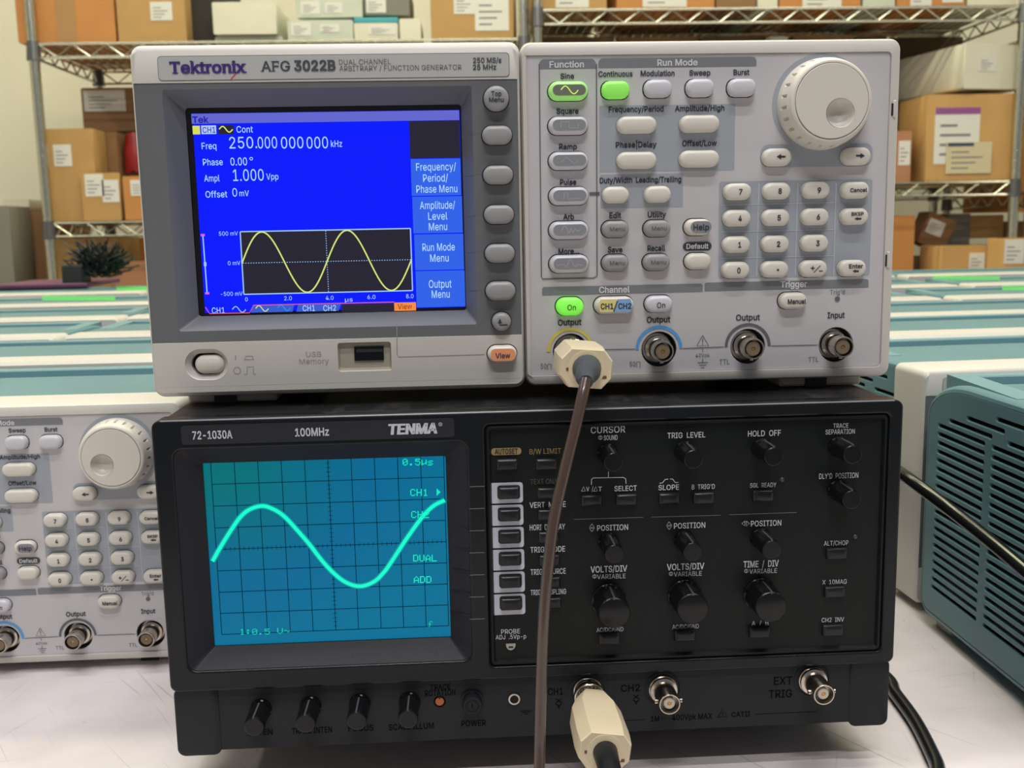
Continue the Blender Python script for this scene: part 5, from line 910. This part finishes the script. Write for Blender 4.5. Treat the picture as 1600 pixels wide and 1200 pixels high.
# black tangle
tq = B(142, 452, y=1.40); TG_ = thing('cable_tangle', (tq.x, 1.40, .156), 'tangled clump of black wiring beside a small black box at far left', 'wires')
rnd = random.Random(3); g = G()
for i in range(260):
    th = rnd.uniform(0, 2*pi); u = rnd.uniform(0, 1); c = Vector((tq.x+rnd.uniform(0, .04), 1.40+rnd.uniform(-.02, .02), .172+rnd.uniform(0, .028)))
    P = [c]
    d = Vector((cos(th)*cos(u), sin(th)*cos(u)*.6, sin(u)+.1)); 
    for k in range(3): P.append(P[-1]+d*rnd.uniform(.009, .019)+Vector((rnd.uniform(-.004, .004), rnd.uniform(-.004, .004), rnd.uniform(-.004, .004))))
    g.tube([tuple(Vector((p.x, p.y, max(p.z, .158)))) for p in P], rnd.uniform(.0010, .0022), 4)
g.build('wires', RUBB, TG_)
recalc(G().box(tq.x-.042, tq.x-.004, 1.38, 1.42, .156, .196, .003).build('black_box', mat('black_box', (40, 42, 44), .5), TG_))
# purple-less rear support so the row behind reads as bench: nothing else

# ================================================================== wire shelving
def rack(name, x0, x1, y0, y1, shelves, label, ztop):
    R = thing(name, ((x0+x1)/2, (y0+y1)/2, -.9), label, 'shelf')
    for x in (x0, x1):
        for y in (y0, y1):
            g = G(); n = 14; L = []; z = -.9
            while z < ztop: 
                for dz_, r in ((0, .0127), (.021, .0127), (.0215, .0115), (.0245, .0115), (.025, .0127)): L.append([(x+r*cos(2*pi*i/n), y+r*sin(2*pi*i/n), z+dz_) for i in range(n)])
                z += .0254
            g.loft(L); recalc(g.build('post', CHROME, R, ang=50))
    for z in shelves:
        S = link('shelf', None, R, ((x0+x1)/2, (y0+y1)/2, z))
        at = ((x0+x1)/2, (y0+y1)/2, z)
        for nm, pa, pb in (('front_truss', (x0, y0), (x1, y0)), ('back_truss', (x0, y1), (x1, y1)), ('side_truss', (x0, y0), (x0, y1)), ('side_truss', (x1, y0), (x1, y1))):
            g = G(); a = Vector((*pa, z)); b = Vector((*pb, z)); Ln = (b-a).length; D = (b-a)/Ln
            a2 = a+D*.014; b2 = b-D*.014; dn = Vector((0, 0, -.033))
            g.rod(a2, b2, .0033); g.rod(a2+dn, b2+dn, .0033); n = max(4, round(Ln/.042)); P = []
            for i in range(n+1): P.append(a2+(b2-a2)*(i/n)+(dn*.95 if i % 2 else dn*.05))
            g.tube([tuple(p) for p in P], .0024, 5); g.build(nm, CHROME, S, at)
        g = G(); n = int((x1-x0)/.025)
        for i in range(1, n): x = x0+(x1-x0)*i/n; g.rod((x, y0, z+.003), (x, y1, z+.003), .0017, 5)
        for t in (.33, .66): g.rod((x0+.014, y0+(y1-y0)*t, z-.003), (x1-.014, y0+(y1-y0)*t, z-.003), .0030)
        g.build('deck_wires', CHROME, S, at)
        for x in (x0, x1):
            for y in (y0, y1):
                g = G(); L = [[(x+r*cos(2*pi*i/16), y+r*sin(2*pi*i/16), z+q) for i in range(16)] for q, r in ((.006, .0145), (-.039, .0175))]; g.loft(L); g.build('corner_collar', mat('collar_grey', (110, 110, 112), .35, metal=.7), S, at)
    return R
SLZ = .7090; SRZ = .7770; MRZ = .3375; LLZ = .2755
rack('wire_shelving', -1.050, .150, 2.2, 2.66, [SLZ, LLZ, -.35], 'chrome wire shelving on the left, loaded with cartons', 1.15)
rack('wire_shelving', .186, 1.432, 2.2, 2.66, [SRZ, MRZ, -.35], 'chrome wire shelving on the right, with the mid shelf holding a labelled carton', 1.2)
rack('wire_shelving', 1.475, 2.6, 2.2, 2.66, [SRZ-.07, MRZ-.03, -.35], 'chrome wire shelving cut off by the right photo edge', 1.2)

# ================================================================== cartons
KR = {'tan': (188, 148, 92), 'orange': (196, 134, 74), 'brown': (142, 106, 70), 'dark': (98, 76, 52), 'kraft': (198, 156, 98), 'white': (222, 218, 200), 'pale': (200, 206, 192), 'grey': (128, 126, 116), 'black': (44, 42, 38), 'pink': (178, 126, 92)}
PAPER = mat('label_paper', (222, 220, 214), .6); PRT = mat('label_print', (128, 126, 126), .6)
def carton(r, Y, dep, col, label, labels=(), tape=None, rot=0, name='carton', tilt=0, cat='box', seam=True):
    """r: photograph rectangle of the front face at depth Y"""
    x0, x1, z0, z1 = prect_w(*r, Y); cx = (x0+x1)/2
    bare = not labels and not tape and not (seam and x1-x0 > .06)
    T0 = None if bare else thing(name, (cx, Y, z0), label, cat)
    m = mat('card_'+col, KR[col], .72, noise=.07, nscale=9, bump=.2)
    g = G(); t = .0035; 
    g.loft([rr(x0+.001, x1-.001, z0, z1, .002, Y, 1), rr(x0, x1, z0, z1, .003, Y+.002, 1), rr(x0, x1, z0, z1, .003, Y+dep-.002, 1), rr(x0+.001, x1-.001, z0, z1, .002, Y+dep, 1)])
    if bare: o = recalc(g.build(name, m, None, (cx, Y, z0), ang=60)); tag(o, label, cat); return o
    recalc(g.build('body', m, T0, ang=60))
    if seam and x1-x0 > .06:
        g = G(); zm = Y+dep*.5; g.box(x0+.002, x1-.002, zm-.001, zm+.001, z1-.0005, z1+.0008); g.build('flap_seam', mat('card_seam', (84, 62, 40), .8), T0)
    if tape:
        tx = (x0+x1)/2; g = G(); g.box(tx-.024 if tape == 'v' else x0+.001, tx+.024 if tape == 'v' else x1-.001, Y-.0007, Y, z0+.002 if tape == 'v' else (z0+z1)/2-.02, z1-.002 if tape == 'v' else (z0+z1)/2+.02); g.build('tape', mat('packing_tape', (178, 138, 92), .25, coat=.5), T0)
    for lb in labels:
        a = prect_w(*lb[:4], Y); kind = lb[4] if len(lb) > 4 else 'w'
        dz = .0028 if kind == 'c' else 0; g = G(); g.box(a[0], a[1], Y-.0012-dz, Y-.0002-dz, a[2], a[3]); o = g.build('shipping_label', PAPER if kind != 'c' else mat('label_cream', (206, 194, 160), .6), T0)
        g = G(); H = a[3]-a[2]; Wd = a[1]-a[0]
        if kind == 'p': g2 = G(); g2.box(a[0], a[1], Y-.0016-dz, Y-.0013-dz, a[3]-H*.12, a[3]); g2.build('purple_band', mat('label_purple', (146, 84, 146), .5), o)
        if kind == 'c': g2 = G(); g2.box(a[0]+Wd*.03, a[0]+Wd*.6, Y-.0016-dz, Y-.0013-dz, a[3]-H*.13, a[3]-H*.03); g2.build('blue_band', mat('label_navy', (40, 66, 96), .5), o)
        for k in range(4):
            zz = a[2]+H*(.15+.17*k); g.box(a[0]+Wd*.12, a[0]+Wd*(.5+.3*((k*7) % 3)/2), Y-.0015-dz, Y-.0013-dz, zz, zz+H*.045)
        g.build('print', PRT, o, None, smooth=False)
    if rot or tilt: T0.rotation_euler = (0, radians(tilt), radians(rot))
    return T0
def zpx(px, z, Y):                                       # photograph y of height z at depth Y (by bisection)
    a, b = -400, 1600
    for _ in range(40):
        m_ = (a+b)/2
        if B(px, m_, y=Y).z > z: a = m_
        else: b = m_
    return (a+b)/2
def on(r, z, Y): return (r[0], r[1], r[2], zpx((r[0]+r[2])/2, z, Y))
Y0 = 2.215
sl = SLZ+.005; sr = SRZ+.005; sm = MRZ+.005; ll = LLZ+.005
carton(on((22, -80, 177, 0), sl, Y0), Y0, .44, 'orange', 'large orange-brown carton with shiny tape at the left end of the top shelf', tape='v')
carton(on((180, -80, 288, 0), sl, Y0), Y0, .43, 'tan', 'tan carton with a white label on the left top shelf', [(235, 3, 269, 32)])
carton(on((296, -60, 333, 0), sl, Y0+.06), Y0+.06, .36, 'black', 'dark black box between the tan carton and the white box', name='storage_box', seam=False)
carton(on((332, 3, 432, 0), sl+.018, Y0+.01), Y0+.01, .41, 'white', 'white box with slanting lid on the left top shelf', name='storage_box')
carton((336, zpx(390, sl+.0165, Y0+.03), 442, zpx(390, sl, Y0+.03)), Y0+.03, .28, 'pale', 'thin pale box flat beneath the white box', name='storage_box', seam=False)
carton(on((449, 31, 552, 0), sl, Y0), Y0, .3, 'pale', 'pale green-white flat box with grey printing, lower of its stack', [(455, 35, 486, 56), (500, 38, 530, 50)], name='storage_box')
carton((462, -30, 566, 27), Y0+.01, .3, 'pale', 'pale box with grey printing, upper of its stack', [(470, 2, 500, 22), (508, 4, 535, 20)], name='storage_box')
carton(on((553, 36, 622, 0), sl, Y0), Y0, .25, 'white', 'white box with a cyan top edge on the left top shelf', [(575, 40, 618, 54)], name='storage_box')
g = G(); a = prect_w(553, 27, 622, 35.5, Y0+.005); g.box(a[0], a[1], Y0+.005, Y0+.24, a[2], a[3], .002); o = g.build('envelope_pack', mat('cyan_pack', (66, 160, 172), .4), None, (a[0], Y0, a[2])); tag(o, 'flat cyan pack on top of the small white box', 'package')
carton(on((624, 29, 658, 0), sl, Y0), Y0, .2, 'white', 'small off-white box near the right end of the left top shelf', name='storage_box', seam=False)
carton((568, -30, 640, 24), Y0+.02, .28, 'grey', 'grey box with a white label above the cyan pack', [(572, -4, 603, 20)], name='storage_box')
g = G(); a = prect_w(553, 20, 650, 26.5, Y0+.03)
carton(on((672, -80, 802, 0), sl, Y0+.005), Y0+.005, .38, 'tan', 'tan carton with large white labels at the right end of the left shelf', [(709, -8, 742, 22), (742, -10, 795, 48)])
# left lower shelf
carton(on((75, 201, 150, 0), ll, 2.232), 2.232, .095, 'tan', 'tall tan carton with a white label on the left lower shelf', [(84, 226, 112, 260)])
carton(on((150, 206, 187, 0), ll, 2.335), 2.335, .12, 'brown', 'brown carton standing behind the tall tan carton', seam=False)
carton(on((128, 270, 188, 0), ll, Y0-.002), Y0-.002, .012+.0, 'tan', 'flat tan carton leaning with two white labels', [(133, 272, 162, 307), (160, 281, 186, 316)], seam=False)
carton(on((193, 275, 262, 0), ll, Y0), Y0, .11, 'orange', 'orange-brown carton with a label cut off by the generator', [(204, 281, 232, 306)], rot=0)
a = prect_w(190, 208, 222, 268, 2.34); g = G(); L = []; rb = random.Random(5)
for k in range(9): t = k/8; w = .72+.28*sin(pi*min(1, t*1.3)*.5); L.append([((a[0]+a[1])/2+(a[1]-a[0])*.55*w*cos(2*pi*i/20)*(1+rb.uniform(-.14, .14)), 2.37+.03*w*sin(2*pi*i/20), a[2]+(a[3]-a[2])*(1-t)+rb.uniform(-.004, .004)) for i in range(20)])
o = recalc(g.loft(L).build('plastic_bag', mat('red_plastic', (150, 34, 34), .35), None, ((a[0]+a[1])/2, 2.33, a[2]))); tag(o, 'crumpled red plastic bag behind the lower left cartons', 'bag')
carton((128, 137, 222, 205), 2.46, .18, 'brown', 'brown carton with a broad white label high on the stack of the left shelf', [(131, 141, 196, 174)])
carton(on((140, 206, 262, 0), ll, 2.475), 2.475, .16, 'brown', 'large brown carton under the high labelled carton', seam=False)
# below the left shelf and at the left edge
def low(r, Y, dep, col, label, **k): return carton(r, Y, dep, col, label, **k)
low((76, 372, 192, 560), 2.30, .18, 'tan', 'wide tan carton under the left shelf, behind the black tangle')
low((188, 372, 262, 405), 2.50, .15, 'orange', 'orange carton deep under the left shelf')
low((182, 408, 262, 560), 2.25, .2, 'pink', 'pinkish-brown carton under the left shelf beside the generator')
low((20, 330, 74, 470), 2.35, .35, 'brown', 'brown carton on the floor left of the shelf post')
low((-60, 322, 20, 470), 2.2, .13, 'grey', 'grey cabinet-like box at the far left edge')
carton((4, 311, 46, 330), 2.45, .2, 'white', 'small white box on the brown carton at far left', name='storage_box', seam=False)
# right shelf, top
for r, c_, lb, lab in (((845, -80, 948, 0), 'tan', [(868, -30, 920, 12)], 'tan carton with clear tape, first from the left on the right top shelf'),
                       ((963, -80, 1117, 0), 'orange', [(1004, -30, 1073, 11)], 'orange carton with a white label on the right top shelf'),
                       ((1119, -80, 1182, 0), 'brown', [], 'brown carton between the orange carton and the white box'),
                       ((1184, -80, 1216, 0), 'white', [], 'white box wedged on the right top shelf'),
                       ((1218, -80, 1346, 0), 'orange', [(1254, -30, 1315, 14)], 'orange carton with a pale label in the middle of the right top shelf'),
                       ((1349, -80, 1400, 0), 'pale', [], 'pale box right of the middle orange carton'),
                       ((1402, -80, 1510, 0), 'orange', [(1423, -30, 1456, 9), (1473, -30, 1505, 4)], 'orange carton with two white labels on the right top shelf'),
                       ((1513, -80, 1590, 0), 'white', [], 'off-white box at the right end of the right top shelf')):
    carton(on(r, sr, Y0+.01), Y0+.01, .43, c_, lab, lb)
# right shelf, middle
carton(on((1447, 147, 1584, 0), sm, 2.22), 2.22, .17, 'kraft', 'large tan carton with purple-banded label under the long white box', [(1460, 168, 1530, 256, 'p'), (1477, 222, 1548, 271, 'c')])
wb = carton((1499, 69, 1612, 139), 2.225, .27, 'white', 'long white box slanting on top of the large labelled carton', [(1525, 88, 1556, 112)], name='storage_box', rot=13)
carton(on((1400, 97, 1424, 0), sm, 2.505), 2.505, .03, 'tan', 'narrow tan carton at the back of the mid shelf', seam=False)
carton(on((1375, 205, 1424, 0), sm, 2.23), 2.23, .2, 'pink', 'pinkish-brown carton with a white label beside the generator edge', [(1404, 220, 1422, 258)], seam=False)
carton(on((1422, 170, 1447, 0), sm, 2.42), 2.42, .07, 'dark', 'dark brown carton in the gap left of the large labelled carton', seam=False)
for r, c_, Y_, lab in (((850, 58, 960, 0), 'dark', 2.38, 'dark carton behind the generator, first from the left'), ((965, 58, 1090, 0), 'brown', 2.42, 'brown carton behind the generator, second from the left'), ((1095, 56, 1195, 0), 'dark', 2.40, 'dark carton behind the generator, third from the left'),
                       ((1201, 57, 1229, 0), 'pale', 2.36, 'pale narrow box behind the generator top'), ((1236, 55, 1330, 0), 'brown', 2.41, 'brown carton behind the generator, near its right corner'), ((1334, 56, 1382, 0), 'dark', 2.44, 'dark carton behind the right corner of the generator')):
    carton(on(r, sm, Y_), Y_, .2, c_, lab)
carton(on((1386, 58, 1500, 0), sm, 2.545), 2.545, .06, 'dark', 'wide dark carton deep behind the long white box')
# under the mid shelf
low((1370, 337, 1426, 560), 2.25, .2, 'orange', 'orange-brown carton under the mid shelf beside the generator')
low((1424, 402, 1470, 560), 2.34, .15, 'dark', 'dark carton under the tilted small carton', seam=False)
low((1432, 335, 1478, 386), 2.35, .07, 'brown', 'small brown carton with a label, tilted on its corner', labels=[(1437, 344, 1463, 367)], tilt=22)
low((1478, 334, 1514, 470), 2.42, .1, 'grey', 'grey ribbed box in the gap under the mid shelf', seam=False)
low((1514, 336, 1568, 372), 2.45, .15, 'kraft', 'tan carton at the back under the mid shelf', seam=False)
low((1468, 384, 1575, 560), 2.20, .13, 'kraft', 'big kraft carton with crumpled top at the right, nearest of the right cartons', labels=[(1514, 395, 1538, 425)])
low((1568, 372, 1660, 560), 2.10, .095, 'kraft', 'kraft carton with a white label at the right photo edge', labels=[(1566+3, 374, 1600, 412)])
low((1592, 150, 1680, 330), 2.3, .3, 'orange', 'orange-brown carton right of the last shelf post', seam=False)
low((1590, 345, 1680, 372), 2.5, .15, 'brown', 'brown carton low at the right photo edge', seam=False)
for o in list(bpy.data.objects):
    if o.type == 'MESH' and len(o.data.vertices) == 0: bpy.data.objects.remove(o)
